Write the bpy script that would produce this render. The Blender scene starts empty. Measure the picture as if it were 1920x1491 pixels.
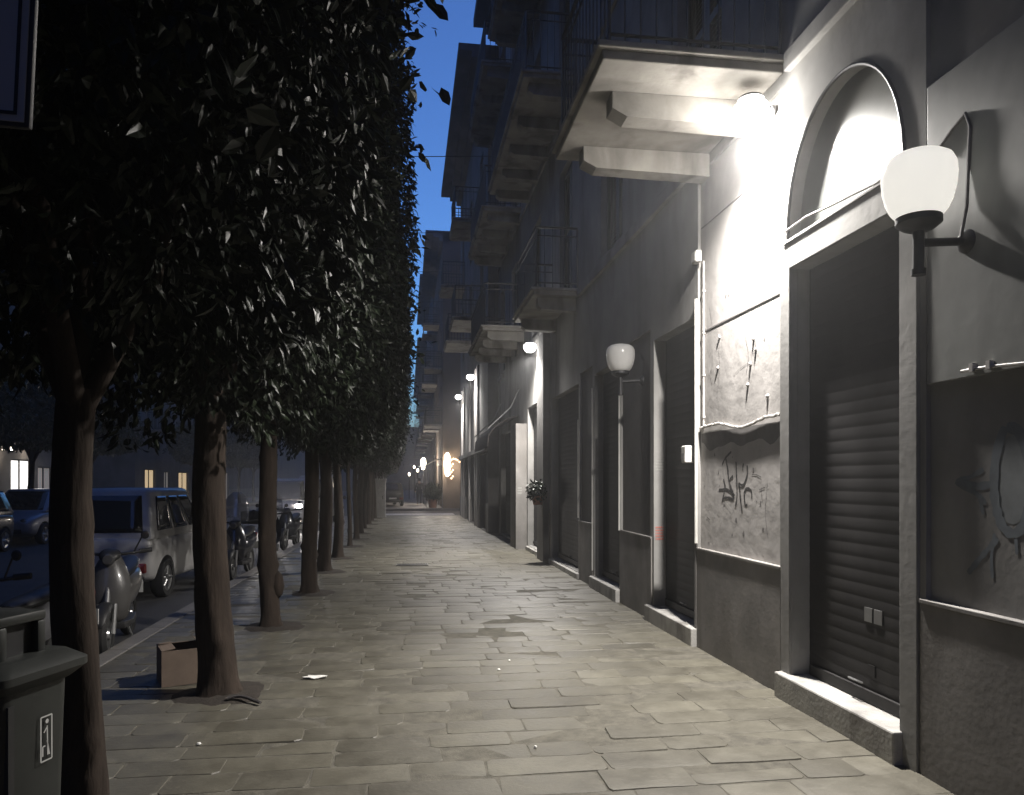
import bpy, bmesh, math, random
from mathutils import Vector, Matrix, noise
R = math.radians
random.seed(7)
sc = bpy.context.scene
COL = sc.collection

# ------------------------------------------------------------------ camera model
F, CU, HV, VPU, HC = 1400.0, 960.0, 902.0, 764.0, 1.6
YAW = math.atan((CU - VPU) / F)
c_, s_ = math.cos(YAW), math.sin(YAW)
def wy(u, X):
    r = (u - CU) / F
    return X * (c_ - r * s_) / (s_ + r * c_)
def dep(X, Y): return X * s_ + Y * c_
def wz(u, v, X):
    return HC + (HV - v) / F * dep(X, wy(u, X))

cam = bpy.data.cameras.new('camera')
cam.sensor_width = 36; cam.lens = 36 * F / 1920
cam.shift_y = (HV - 745.5) / 1920
cam.clip_end = 2000; cam.clip_start = 0.05
camo = bpy.data.objects.new('camera', cam); COL.objects.link(camo)
camo.location = (0, 0, HC); camo.rotation_euler = (R(90), 0, -YAW)
sc.camera = camo

# ------------------------------------------------------------------ world
w = bpy.data.worlds.new('World'); sc.world = w; w.use_nodes = True
nt = w.node_tree; nt.nodes.clear()
out = nt.nodes.new('ShaderNodeOutputWorld'); bg = nt.nodes.new('ShaderNodeBackground')
sky = nt.nodes.new('ShaderNodeTexSky'); sky.sky_type = 'NISHITA'; sky.sun_disc = False
sky.sun_elevation = R(-2.0); sky.sun_rotation = R(20); sky.altitude = 50
sky.air_density = 1.0; sky.dust_density = 0.3; sky.ozone_density = 4.0
mixc = nt.nodes.new('ShaderNodeMix'); mixc.data_type = 'RGBA'; mixc.blend_type = 'MULTIPLY'
mixc.inputs['Factor'].default_value = 1.0
mixc.inputs['B'].default_value = (0.78, 1.04, 0.80, 1)
nt.links.new(sky.outputs[0], mixc.inputs['A'])
nt.links.new(mixc.outputs['Result'], bg.inputs[0]); bg.inputs[1].default_value = 3.2
nt.links.new(bg.outputs[0], out.inputs[0])

# ------------------------------------------------------------------ materials
def mat(name, col, rough=0.7, metal=0.0, spec=0.5, var=0.0, scale=6.0, bump=0.0, bscale=40.0,
        stain=None, emis=None, estr=0.0, coords='Object', stretch=(1, 1, 1), coat=0.0):
    m = bpy.data.materials.new(name); m.use_nodes = True
    t = m.node_tree; b = t.nodes['Principled BSDF']
    b.inputs['Roughness'].default_value = rough; b.inputs['Metallic'].default_value = metal
    b.inputs['Specular IOR Level'].default_value = spec
    b.inputs['Base Color'].default_value = (*col, 1)
    if coat: b.inputs['Coat Weight'].default_value = coat; b.inputs['Coat Roughness'].default_value = 0.08
    tc = t.nodes.new('ShaderNodeTexCoord'); mp = t.nodes.new('ShaderNodeMapping')
    mp.inputs['Scale'].default_value = stretch
    t.links.new(tc.outputs[coords], mp.inputs[0])
    if var > 0:
        n = t.nodes.new('ShaderNodeTexNoise'); n.inputs['Scale'].default_value = scale
        n.inputs['Detail'].default_value = 8; n.inputs['Roughness'].default_value = 0.62
        t.links.new(mp.outputs[0], n.inputs['Vector'])
        rp = t.nodes.new('ShaderNodeValToRGB')
        rp.color_ramp.elements[0].position = 0.3; rp.color_ramp.elements[1].position = 0.72
        lo = tuple(x * (1 - var) for x in col); hi = tuple(min(1, x * (1 + var)) for x in col)
        rp.color_ramp.elements[0].color = (*lo, 1); rp.color_ramp.elements[1].color = (*hi, 1)
        t.links.new(n.outputs['Fac'], rp.inputs[0])
        last = rp.outputs[0]
        if stain:
            n2 = t.nodes.new('ShaderNodeTexNoise'); n2.inputs['Scale'].default_value = stain[1]
            n2.inputs['Detail'].default_value = 6; n2.inputs['Distortion'].default_value = 0.6
            mp2 = t.nodes.new('ShaderNodeMapping'); mp2.inputs['Scale'].default_value = (1, 1, 0.3)
            t.links.new(tc.outputs[coords], mp2.inputs[0]); t.links.new(mp2.outputs[0], n2.inputs['Vector'])
            r2 = t.nodes.new('ShaderNodeValToRGB')
            r2.color_ramp.elements[0].position = 0.50; r2.color_ramp.elements[1].position = 0.66
            r2.color_ramp.elements[0].color = (0, 0, 0, 1); r2.color_ramp.elements[1].color = (stain[2],) * 3 + (1,)
            t.links.new(n2.outputs['Fac'], r2.inputs[0])
            mx = t.nodes.new('ShaderNodeMix'); mx.data_type = 'RGBA'
            t.links.new(r2.outputs[0], mx.inputs['Factor']); t.links.new(last, mx.inputs['A'])
            mx.inputs['B'].default_value = (*stain[0], 1); last = mx.outputs['Result']
        t.links.new(last, b.inputs['Base Color'])
    if bump > 0:
        n3 = t.nodes.new('ShaderNodeTexNoise'); n3.inputs['Scale'].default_value = bscale
        n3.inputs['Detail'].default_value = 6
        t.links.new(mp.outputs[0], n3.inputs['Vector'])
        bp = t.nodes.new('ShaderNodeBump'); bp.inputs['Strength'].default_value = bump
        bp.inputs['Distance'].default_value = 0.01
        t.links.new(n3.outputs['Fac'], bp.inputs['Height']); t.links.new(bp.outputs[0], b.inputs['Normal'])
    if emis:
        b.inputs['Emission Color'].default_value = (*emis, 1); b.inputs['Emission Strength'].default_value = estr
    return m

M = {}
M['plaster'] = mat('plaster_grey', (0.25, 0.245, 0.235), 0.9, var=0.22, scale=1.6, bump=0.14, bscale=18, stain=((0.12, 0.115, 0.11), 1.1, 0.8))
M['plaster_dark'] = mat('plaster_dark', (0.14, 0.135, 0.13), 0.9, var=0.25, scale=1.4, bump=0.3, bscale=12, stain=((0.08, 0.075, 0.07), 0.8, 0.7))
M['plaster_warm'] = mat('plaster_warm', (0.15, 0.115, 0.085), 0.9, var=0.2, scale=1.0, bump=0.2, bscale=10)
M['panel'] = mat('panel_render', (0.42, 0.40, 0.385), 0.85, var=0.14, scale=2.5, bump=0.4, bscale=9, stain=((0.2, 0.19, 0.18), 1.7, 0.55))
M['board'] = mat('weathered_board', (0.17, 0.175, 0.165), 0.6, var=0.25, scale=1.5, bump=0.15, bscale=6, stain=((0.09, 0.09, 0.085), 1.3, 0.8))
M['dado'] = mat('dado_stone', (0.20, 0.19, 0.18), 0.75, var=0.3, scale=2.2, bump=0.12, bscale=25, stain=((0.12, 0.11, 0.10), 1.5, 0.75))
M['shutter'] = mat('shutter_steel', (0.016, 0.015, 0.0155), 0.6, spec=0.3, metal=0.0, var=0.4, scale=2.0, stain=((0.03, 0.028, 0.027), 2.0, 0.7))
M['step'] = mat('step_stone', (0.36, 0.35, 0.33), 0.7, var=0.2, scale=6, bump=0.3, bscale=40, stain=((0.14, 0.13, 0.12), 3, 0.8))
M['louvre'] = mat('louvre_paint', (0.07, 0.085, 0.075), 0.6, var=0.2, scale=4)
M['glass_dark'] = mat('window_glass', (0.012, 0.013, 0.016), 0.06, spec=0.8)
M['iron'] = mat('black_iron', (0.035, 0.035, 0.037), 0.5, metal=0.6, var=0.2, scale=9)
M['grey_metal'] = mat('grey_metal', (0.2, 0.2, 0.2), 0.45, metal=0.5, var=0.2, scale=8)
M['pvc'] = mat('white_conduit', (0.52, 0.51, 0.48), 0.5, var=0.12, scale=9)
M['cable'] = mat('cable_rubber', (0.06, 0.055, 0.055), 0.6, var=0.2, scale=20)
M['cable_pale'] = mat('cable_painted', (0.42, 0.40, 0.38), 0.6, var=0.25, scale=12)
M['stone'] = mat('balcony_stone', (0.29, 0.275, 0.25), 0.9, var=0.3, scale=2.4, bump=0.25, bscale=18, stain=((0.11, 0.1, 0.09), 2.2, 0.8))
M['asphalt'] = mat('asphalt', (0.045, 0.044, 0.045), 0.75, var=0.25, scale=3, bump=0.5, bscale=160, stain=((0.03, 0.03, 0.03), 0.6, 0.7))
M['earth'] = mat('ground_earth', (0.05, 0.048, 0.045), 0.9, var=0.2, scale=0.5)
M['kerb'] = mat('kerb_stone', (0.16, 0.15, 0.14), 0.7, var=0.25, scale=5, bump=0.3, bscale=40)
M['mortar'] = mat('joint_grit', (0.092, 0.085, 0.067), 0.9, var=0.4, scale=10, bump=0.4, bscale=90)
M['soil'] = mat('soil', (0.028, 0.022, 0.017), 0.95, var=0.4, scale=14, bump=0.8, bscale=60)
M['bark'] = mat('bark', (0.032, 0.024, 0.019), 0.95, spec=0.2, var=0.5, scale=9, bump=0.9, bscale=26, stretch=(1, 1, 0.22))
M['twig'] = mat('twig_bark', (0.055, 0.045, 0.035), 0.9)
M['paint_white'] = mat('car_paint_white', (0.52, 0.51, 0.50), 0.45, coat=0.3, var=0.08, scale=3)
M['paint_scooter'] = mat('scooter_paint_pale', (0.085, 0.082, 0.08), 0.35, coat=0.5)
M['paint_silver'] = mat('car_paint_silver', (0.36, 0.37, 0.40), 0.42, metal=0.3, coat=0.3)
M['paint_dark'] = mat('car_paint_dark', (0.02, 0.022, 0.03), 0.25, coat=0.8)
M['paint_grey'] = mat('car_paint_grey', (0.13, 0.13, 0.14), 0.3, metal=0.3, coat=0.7)
M['rubber'] = mat('tyre_rubber', (0.022, 0.022, 0.022), 0.85)
M['alloy'] = mat('alloy_rim', (0.5, 0.5, 0.5), 0.3, metal=0.9)
M['black'] = mat('black_plastic', (0.02, 0.02, 0.021), 0.5)
M['chrome'] = mat('chrome', (0.7, 0.7, 0.7), 0.12, metal=1.0)
M['red_lens'] = mat('red_lens', (0.16, 0.012, 0.012), 0.15, spec=0.7)
M['clear_lens'] = mat('clear_lens', (0.07, 0.07, 0.072), 0.1, spec=0.8)
M['plate'] = mat('plate_white', (0.6, 0.6, 0.58), 0.5)
M['plate_ink'] = mat('plate_ink', (0.02, 0.02, 0.03), 0.6)
M['cardboard'] = mat('cardboard', (0.15, 0.112, 0.085), 0.9, var=0.15, scale=7)
M['tape'] = mat('parcel_tape', (0.34, 0.30, 0.22), 0.4)
M['paper'] = mat('paper', (0.75, 0.74, 0.7), 0.8)
M['bin'] = mat('bin_plastic', (0.02, 0.022, 0.02), 0.5, var=0.2, scale=6)
M['decal'] = mat('white_decal', (0.55, 0.55, 0.53), 0.5)
M['sign_white'] = mat('sign_panel', (0.62, 0.58, 0.56), 0.85, spec=0.1, var=0.06, scale=3)
M['sign_edge'] = mat('sign_edge', (0.03, 0.03, 0.035), 0.5)
M['spray_black'] = mat('spray_black', (0.045, 0.043, 0.043), 0.7, var=0.4, scale=12)
M['spray_blue'] = mat('spray_blue', (0.115, 0.132, 0.15), 0.75, var=0.35, scale=5)
M['spray_blue_light'] = mat('spray_blue_light', (0.165, 0.178, 0.185), 0.75, var=0.3, scale=5)
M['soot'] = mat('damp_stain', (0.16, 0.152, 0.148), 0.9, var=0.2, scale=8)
M['red_ink'] = mat('red_ink', (0.42, 0.12, 0.09), 0.7)
M['grey_ink'] = mat('grey_ink', (0.3, 0.3, 0.28), 0.7)
M['awning'] = mat('awning_canvas', (0.05, 0.043, 0.04), 0.9, var=0.2, scale=8)
M['parasol'] = mat('parasol_canvas', (0.7, 0.66, 0.62), 0.9)
M['cabinet'] = mat('cabinet_paint', (0.28, 0.27, 0.26), 0.6, var=0.2, scale=4)
M['marking'] = mat('road_paint', (0.6, 0.58, 0.55), 0.7, var=0.2, scale=5)
M['lamp_on'] = mat('lamp_lit', (1, 1, 1), 0.4, emis=(1, 0.97, 0.92), estr=25)
M['lamp_warm'] = mat('lamp_warm_lit', (1, 0.9, 0.8), 0.4, emis=(1, 0.84, 0.66), estr=14)
M['bulb_warm'] = mat('bulb_warm_lit', (1, 0.9, 0.8), 0.4, emis=(1, 0.62, 0.32), estr=5)
M['shop_lit'] = mat('shop_lit', (1, 1, 1), 0.4, emis=(1, 0.97, 0.92), estr=1.6)
M['shop_warm'] = mat('shop_warm_lit', (1, 0.9, 0.7), 0.4, emis=(1, 0.74, 0.42), estr=0.55)
M['shop_dim'] = mat('shop_dim_lit', (1, 0.9, 0.8), 0.4, emis=(1, 0.93, 0.85), estr=0.09)
M['headlight_on'] = mat('headlight_lit', (1, 1, 1), 0.4, emis=(1, 0.92, 0.85), estr=90)
M['skin'] = mat('skin', (0.45, 0.3, 0.22), 0.6)
M['hair'] = mat('hair', (0.03, 0.022, 0.018), 0.7)
M['cloth'] = mat('dark_cloth', (0.03, 0.03, 0.035), 0.9)
M['cloth_blue'] = mat('dark_denim', (0.03, 0.035, 0.05), 0.9)
M['terracotta'] = mat('terracotta', (0.25, 0.12, 0.08), 0.8, var=0.2)
M['fanlight'] = mat('fanlight_panel', (0.13, 0.138, 0.13), 0.35, var=0.25, scale=1.8, stain=((0.08, 0.085, 0.08), 1.5, 0.6))

def opal():
    m = bpy.data.materials.new('opal_glass'); m.use_nodes = True
    t = m.node_tree; b = t.nodes['Principled BSDF']
    b.inputs['Base Color'].default_value = (0.88, 0.87, 0.85, 1); b.inputs['Roughness'].default_value = 0.22
    tr = t.nodes.new('ShaderNodeBsdfTranslucent'); tr.inputs[0].default_value = (0.9, 0.89, 0.86, 1)
    mx = t.nodes.new('ShaderNodeMixShader'); mx.inputs[0].default_value = 0.45
    t.links.new(b.outputs[0], mx.inputs[1]); t.links.new(tr.outputs[0], mx.inputs[2])
    t.links.new(mx.outputs[0], t.nodes['Material Output'].inputs[0])
    return m
M['opal'] = opal()
M['opal_glow'] = opal(); M['opal_glow'].name = 'opal_glass_glow'
_b = M['opal_glow'].node_tree.nodes['Principled BSDF']; _b.inputs['Emission Color'].default_value = (1, .98, .93, 1); _b.inputs['Emission Strength'].default_value = 0.6  # added glow keeps the globe white where reflected street-lamp light falls short

def leaf_mat(name, c1, c2):
    m = bpy.data.materials.new(name); m.use_nodes = True
    t = m.node_tree; b = t.nodes['Principled BSDF']
    g = t.nodes.new('ShaderNodeNewGeometry'); rp = t.nodes.new('ShaderNodeValToRGB')
    rp.color_ramp.elements[0].color = (*c1, 1); rp.color_ramp.elements[1].color = (*c2, 1)
    t.links.new(g.outputs['Random Per Island'], rp.inputs[0]); t.links.new(rp.outputs[0], b.inputs['Base Color'])
    b.inputs['Roughness'].default_value = 0.42; b.inputs['Specular IOR Level'].default_value = 0.20
    return m
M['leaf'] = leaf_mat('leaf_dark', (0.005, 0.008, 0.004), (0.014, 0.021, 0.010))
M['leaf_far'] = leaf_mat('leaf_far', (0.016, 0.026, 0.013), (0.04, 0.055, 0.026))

def slab_mat():
    m = bpy.data.materials.new('paving_slab'); m.use_nodes = True
    t = m.node_tree; b = t.nodes['Principled BSDF']
    g = t.nodes.new('ShaderNodeNewGeometry')
    rp = t.nodes.new('ShaderNodeValToRGB')
    e = rp.color_ramp.elements
    e[0].color = (0.100, 0.093, 0.072, 1); e[1].color = (0.142, 0.133, 0.103, 1)
    el = e.new(0.5); el.color = (0.118, 0.110, 0.085, 1)
    t.links.new(g.outputs['Random Per Island'], rp.inputs[0])
    tc = t.nodes.new('ShaderNodeTexCoord')
    n = t.nodes.new('ShaderNodeTexNoise'); n.inputs['Scale'].default_value = 5; n.inputs['Detail'].default_value = 9
    n.inputs['Roughness'].default_value = 0.65
    t.links.new(tc.outputs['Object'], n.inputs['Vector'])
    r2 = t.nodes.new('ShaderNodeValToRGB'); r2.color_ramp.elements[0].position = 0.32; r2.color_ramp.elements[1].position = 0.7
    r2.color_ramp.elements[0].color = (0.72, 0.71, 0.70, 1); r2.color_ramp.elements[1].color = (1.1, 1.1, 1.1, 1)
    t.links.new(n.outputs['Fac'], r2.inputs[0])
    mx = t.nodes.new('ShaderNodeMix'); mx.data_type = 'RGBA'; mx.blend_type = 'MULTIPLY'; mx.inputs['Factor'].default_value = 1
    t.links.new(rp.outputs[0], mx.inputs['A']); t.links.new(r2.outputs[0], mx.inputs['B'])
    # broad dirt patches
    n4 = t.nodes.new('ShaderNodeTexNoise'); n4.inputs['Scale'].default_value = 0.7; n4.inputs['Detail'].default_value = 5
    t.links.new(tc.outputs['Object'], n4.inputs['Vector'])
    r4 = t.nodes.new('ShaderNodeValToRGB'); r4.color_ramp.elements[0].position = 0.36; r4.color_ramp.elements[1].position = 0.62
    r4.color_ramp.elements[0].color = (0.72, 0.71, 0.70, 1); r4.color_ramp.elements[1].color = (1, 1, 1, 1)
    t.links.new(n4.outputs['Fac'], r4.inputs[0])
    mx2 = t.nodes.new('ShaderNodeMix'); mx2.data_type = 'RGBA'; mx2.blend_type = 'MULTIPLY'; mx2.inputs['Factor'].default_value = 1
    t.links.new(mx.outputs['Result'], mx2.inputs['A']); t.links.new(r4.outputs[0], mx2.inputs['B'])
    t.links.new(mx2.outputs['Result'], b.inputs['Base Color'])
    rr = t.nodes.new('ShaderNodeMapRange'); rr.inputs['To Min'].default_value = 0.34; rr.inputs['To Max'].default_value = 0.68
    t.links.new(n.outputs['Fac'], rr.inputs['Value']); t.links.new(rr.outputs[0], b.inputs['Roughness'])
    n3 = t.nodes.new('ShaderNodeTexNoise'); n3.inputs['Scale'].default_value = 30; n3.inputs['Detail'].default_value = 7
    t.links.new(tc.outputs['Object'], n3.inputs['Vector'])
    bp = t.nodes.new('ShaderNodeBump'); bp.inputs['Strength'].default_value = 0.35; bp.inputs['Distance'].default_value = 0.008
    t.links.new(n3.outputs['Fac'], bp.inputs['Height']); t.links.new(bp.outputs[0], b.inputs['Normal'])
    return m
M['slab'] = slab_mat()

# ------------------------------------------------------------------ mesh helpers
class MB:
    def __init__(s): s.v = []; s.f = []
    def quad(s, *p):
        i = len(s.v); s.v += [tuple(q) for q in p]; s.f.append(tuple(range(i, i + len(p))))
    def box(s, x0, x1, y0, y1, z0, z1):
        i = len(s.v)
        s.v += [(x0, y0, z0), (x1, y0, z0), (x1, y1, z0), (x0, y1, z0), (x0, y0, z1), (x1, y0, z1), (x1, y1, z1), (x0, y1, z1)]
        for f in ((0, 3, 2, 1), (4, 5, 6, 7), (0, 1, 5, 4), (1, 2, 6, 5), (2, 3, 7, 6), (3, 0, 4, 7)):
            s.f.append(tuple(i + k for k in f))
    def tube(s, pts, r, n=10, cap=True):
        pts = [Vector(p) for p in pts]; rs = r if isinstance(r, (list, tuple)) else [r] * len(pts)
        i0 = len(s.v); prev = None
        for k, p in enumerate(pts):
            d = (pts[min(k + 1, len(pts) - 1)] - pts[max(k - 1, 0)])
            d = d.normalized() if d.length > 1e-9 else Vector((0, 0, 1))
            if prev is None:
                a = Vector((1, 0, 0)) if abs(d.x) < 0.9 else Vector((0, 1, 0))
                e1 = (a - d * a.dot(d)).normalized()
            else:
                e1 = (prev - d * prev.dot(d)).normalized()
            prev = e1; e2 = d.cross(e1)
            for j in range(n):
                t = 2 * math.pi * j / n
                s.v.append(tuple(p + (e1 * math.cos(t) + e2 * math.sin(t)) * rs[k]))
        for k in range(len(pts) - 1):
            for j in range(n):
                a = i0 + k * n + j; b = i0 + k * n + (j + 1) % n
                s.f.append((a, b, b + n, a + n))
        if cap:
            s.f.append(tuple(i0 + j for j in range(n))[::-1])
            e = i0 + (len(pts) - 1) * n
            s.f.append(tuple(e + j for j in range(n)))
    def lathe(s, prof, c=(0, 0, 0), n=24, axis='z', closed=False):
        i0 = len(s.v)
        for (r, h) in prof:
            for j in range(n):
                t = 2 * math.pi * j / n; a, b = r * math.cos(t), r * math.sin(t)
                p = {'z': (a, b, h), 'x': (h, a, b), 'y': (b, h, a)}[axis]
                s.v.append((c[0] + p[0], c[1] + p[1], c[2] + p[2]))
        m = len(prof)
        for k in range(m if closed else m - 1):
            for j in range(n):
                a = i0 + k * n + j; b = i0 + k * n + (j + 1) % n
                a2 = i0 + ((k + 1) % m) * n + j; b2 = i0 + ((k + 1) % m) * n + (j + 1) % n
                s.f.append((a, b, b2, a2))
        if not closed:
            if prof[0][0] > 1e-6: s.f.append(tuple(i0 + j for j in range(n))[::-1])
            if prof[-1][0] > 1e-6: s.f.append(tuple(i0 + (m - 1) * n + j for j in range(n)))
    def loft(s, rings, cap=True):
        i0 = len(s.v); n = len(rings[0])
        for r in rings: s.v += [tuple(p) for p in r]
        for k in range(len(rings) - 1):
            for j in range(n):
                a = i0 + k * n + j; b = i0 + k * n + (j + 1) % n
                s.f.append((a, b, b + n, a + n))
        if cap:
            s.f.append(tuple(i0 + j for j in range(n))[::-1])
            e = i0 + (len(rings) - 1) * n
            s.f.append(tuple(e + j for j in range(n)))
    def prism_x(s, poly, x0, x1):          # polygon of (y,z) extruded along x
        n = len(poly); i = len(s.v)
        s.v += [(x0, y, z) for y, z in poly] + [(x1, y, z) for y, z in poly]
        s.f.append(tuple(i + k for k in range(n))); s.f.append(tuple(i + n + k for k in range(n))[::-1])
        for k in range(n):
            a, b = i + k, i + (k + 1) % n
            s.f.append((a, a + n, b + n, b))
    def build(s, name, m, parent=None, smooth=True, bevel=0.0, subsurf=0, angle=0.7, fix=True):
        me = bpy.data.meshes.new(name); me.from_pydata(s.v, [], s.f); me.update()
        if fix or bevel:
            bm = bmesh.new(); bm.from_mesh(me)
            if fix:
                bmesh.ops.remove_doubles(bm, verts=bm.verts, dist=1e-5)
                bmesh.ops.recalc_face_normals(bm, faces=bm.faces)
            if bevel:
                ed = [e for e in bm.edges if len(e.link_faces) == 2 and e.calc_face_angle(0) > 0.5]
                bmesh.ops.bevel(bm, geom=ed, offset=bevel, segments=2, profile=0.5, affect='EDGES', clamp_overlap=True)
            bm.to_mesh(me); bm.free()
        me.materials.append(m)
        if smooth:
            me.polygons.foreach_set('use_smooth', [True] * len(me.polygons))
            me.set_sharp_from_angle(angle=angle)
        o = bpy.data.objects.new(name, me); COL.objects.link(o)
        if subsurf:
            md = o.modifiers.new('subsurf', 'SUBSURF'); md.levels = subsurf; md.render_levels = subsurf
        if parent: o.parent = parent
        return o

def tag(o, label=None, cat=None, group=None, kind=None):
    if label: o['label'] = label
    if cat: o['category'] = cat
    if group: o['group'] = group
    if kind: o['kind'] = kind
    return o
def empty(name, loc=(0, 0, 0), rz=0.0, label=None, cat=None, group=None):
    o = bpy.data.objects.new(name, None); COL.objects.link(o); o.location = loc; o.rotation_euler = (0, 0, rz)
    o.empty_display_size = 0.2
    return tag(o, label, cat, group)
def children(o): return [x for x in bpy.data.objects if x.parent == o]
def copy_tree(o, parent=None):
    c = o.copy(); COL.objects.link(c)
    if parent: c.parent = parent
    for ch in children(o): copy_tree(ch, c)
    return c
def struct(o): o['kind'] = 'structure'; return o
def add_light(name, kind, loc, power, color=(1, 0.96, 0.9), radius=0.06, parent=None, rot=None, cone=None, blend=0.3):
    l = bpy.data.lights.new(name, kind); l.energy = power; l.color = color
    l.shadow_soft_size = radius
    if kind == 'SPOT': l.spot_size = cone; l.spot_blend = blend
    o = bpy.data.objects.new(name, l); COL.objects.link(o); o.location = loc
    if rot: o.rotation_euler = rot
    if parent: o.parent = parent
    return o

# ------------------------------------------------------------------ ground, road, pavement
WX = 2.78           # plane of the near facade
KX = -2.62          # pavement side of the near kerb
RZ = -0.13          # road level
b = MB(); b.quad((-300, -300, RZ - 0.03), (300, -300, RZ - 0.03), (300, 400, RZ - 0.03), (-300, 400, RZ - 0.03))
struct(b.build('ground', M['earth'], smooth=False))
b = MB(); b.quad((-11.0, -15, RZ), (KX - 0.02, -15, RZ), (KX - 0.02, 200, RZ), (-11.0, 200, RZ))
struct(b.build('road', M['asphalt'], smooth=False))
b = MB()
b.quad((KX - 0.02, 35.0, RZ - 0.004), (60, 35.0, RZ - 0.004), (60, 43.6, RZ - 0.004), (KX - 0.02, 43.6, RZ - 0.004))
b.quad((-60, 35.0, RZ - 0.004), (-11.0, 35.0, RZ - 0.004), (-11.0, 43.6, RZ - 0.004), (-60, 43.6, RZ - 0.004))
struct(b.build('cross_road', M['asphalt'], smooth=False))
b = MB()
for k, (y0, y1) in enumerate(((35.5, 36.6), (38.2, 40.0))):
    b.box(KX + 0.1, 2.4, y0, y1, RZ - 0.01, RZ + 0.004)
struct(b.build('road_markings', M['marking'], smooth=False))

# kerb
b = MB(); y = -8.0
while y < 34.6:
    L = min(random.uniform(0.85, 1.15), 34.7 - y)
    b.box(KX - 0.2 + random.uniform(-.006, .006), KX - 0.006, y, y + L - 0.008, RZ - 0.05, random.uniform(-0.004, 0.003)); y += L
struct(b.build('kerb', M['kerb'], smooth=False, bevel=0.012))
b = MB(); b.box(KX, WX + 3, -8, 34.75, RZ - 0.05, -0.0026)
struct(b.build('pavement_bed', M['mortar'], smooth=False))

TREE_X = -1.43
TREE_Y = [3.5, 5.88, 8.49, 10.96, 13.5, 15.8, 18.57, 20.8, 23.1, 25.5, 27.9, 30.2, 32.4]
TREE_DX = [0, 0.01, -.05, .06, -.01, 0, .02, .03, .02, 0, .02, 0, 0]
b = MB(); y = -3.0
rnd = random.Random(3)
def slab(b, x0, x1, y0, y1, g):
    dz = rnd.gauss(0, 0.0022); tx = rnd.gauss(0, 0.006); ty = rnd.gauss(0, 0.012)
    cx, cy = (x0 + x1) / 2, (y0 + y1) / 2
    ch = rnd.uniform(0.012, 0.035)
    def ring(ins, drop, c):
        a0, a1, d0, d1 = x0 + ins, x1 - ins, y0 + ins, y1 - ins
        P = [(a0 + c, d0), ((a0 + a1) / 2, d0), (a1 - c, d0), (a1, d0 + c), (a1, d1 - c), (a1 - c, d1), ((a0 + a1) / 2, d1), (a0 + c, d1), (a0, d1 - c), (a0, d0 + c)]
        res = []
        for k, (px, py) in enumerate(P):
            jx, jy = jit[k]
            res.append((px + jx, py + jy, dz + (px - cx) * tx + (py - cy) * ty - drop))
        return res
    jit = [(rnd.uniform(-.009, .009), rnd.uniform(-.008, .008)) for _ in range(10)]
    r0 = ring(g, 0.007, ch); r1 = ring(g + 0.004, 0.0009, ch); r2 = ring(g + 0.011, 0.0, ch)
    i = len(b.v); b.v += r0 + r1 + r2
    for q in (0, 10):
        for k in range(10):
            a, c2 = i + q + k, i + q + (k + 1) % 10
            b.f.append((a, c2, c2 + 10, a + 10))
    b.f.append(tuple(i + 20 + k for k in range(10)))
while y < 34.7:
    d = rnd.uniform(0.225, 0.275); y1 = min(y + d, 34.74)
    x = KX + 0.004 - rnd.uniform(0.0, 0.4); first = True
    while x < WX - 0.02:
        L = rnd.choice((0.36, 0.44, 0.5, 0.58, 0.68)) * rnd.uniform(0.92, 1.08)
        x1 = min(x + L, WX + 0.05)
        if WX - x1 < 0.18: x1 = WX + 0.05
        xs = max(x, KX + 0.004)
        if x1 - xs > 0.07:
            slab(b, xs, x1, y, y1, rnd.choice((0, 0, .0005, .001, .001, .002, .003, .006)))
        x = x1
    y = y1
o = struct(b.build('pavement', M['slab'], fix=False, angle=.5))

b = MB(); b.box(-16, -11.2, -15, 34.7, RZ - 0.05, 0); b.box(-16, -11.2, 43.8, 150, RZ - 0.05, 0)
struct(b.build('opposite_pavement', M['kerb'], smooth=False))
b = MB(); b.box(KX - 0.2, 3.0, 43.8, 150, RZ - 0.05, 0)
struct(b.build('far_pavement', M['kerb'], smooth=False))
# drain grate in the pavement
def ground_at(u, v):
    d = HC * F / (v - HV); l = (u - CU) / F * d
    return (c_ * l + s_ * d, c_ * d - s_ * l)
gx, gy = ground_at(773, 1060)
gr = empty('drain_grate', (gx, gy, 0.006), 0, 'dark slotted drain grate set flat in the pale paving', 'drain grate')
b = MB(); b.box(-.3, .3, -.13, -.11, 0, .012); b.box(-.3, .3, .11, .13, 0, .012); b.box(-.3, -.28, -.11, .11, 0, .012); b.box(.28, .3, -.11, .11, 0, .012)
b.build('frame', M['grey_metal'], gr, smooth=False)
b = MB()
for k in range(11): b.box(-.265 + k * .05, -.235 + k * .05, -.109, .109, 0.001, .010)
b.build('bars', M['iron'], gr, smooth=False)
# soil pits
for k, ty in enumerate(TREE_Y):
    b = MB(); n = 20; rr = [0.34 * random.uniform(0.85, 1.12) for _ in range(n)]
    ring0 = [(TREE_X + TREE_DX[k] + .04 + rr[j] * math.cos(2 * math.pi * j / n), ty + rr[j] * math.sin(2 * math.pi * j / n), -0.004) for j in range(n)]
    ring1 = [(TREE_X + TREE_DX[k] + .04 + .8 * rr[j] * math.cos(2 * math.pi * j / n), ty + .8 * rr[j] * math.sin(2 * math.pi * j / n), 0.012 + random.uniform(0, .01)) for j in range(n)]
    ring2 = [(TREE_X + TREE_DX[k] + .04 + .4 * rr[j] * math.cos(2 * math.pi * j / n), ty + .4 * rr[j] * math.sin(2 * math.pi * j / n), 0.018 + random.uniform(0, .012)) for j in range(n)]
    b.loft([ring0, ring1, ring2])
    struct(b.build('soil', M['soil']))

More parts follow.
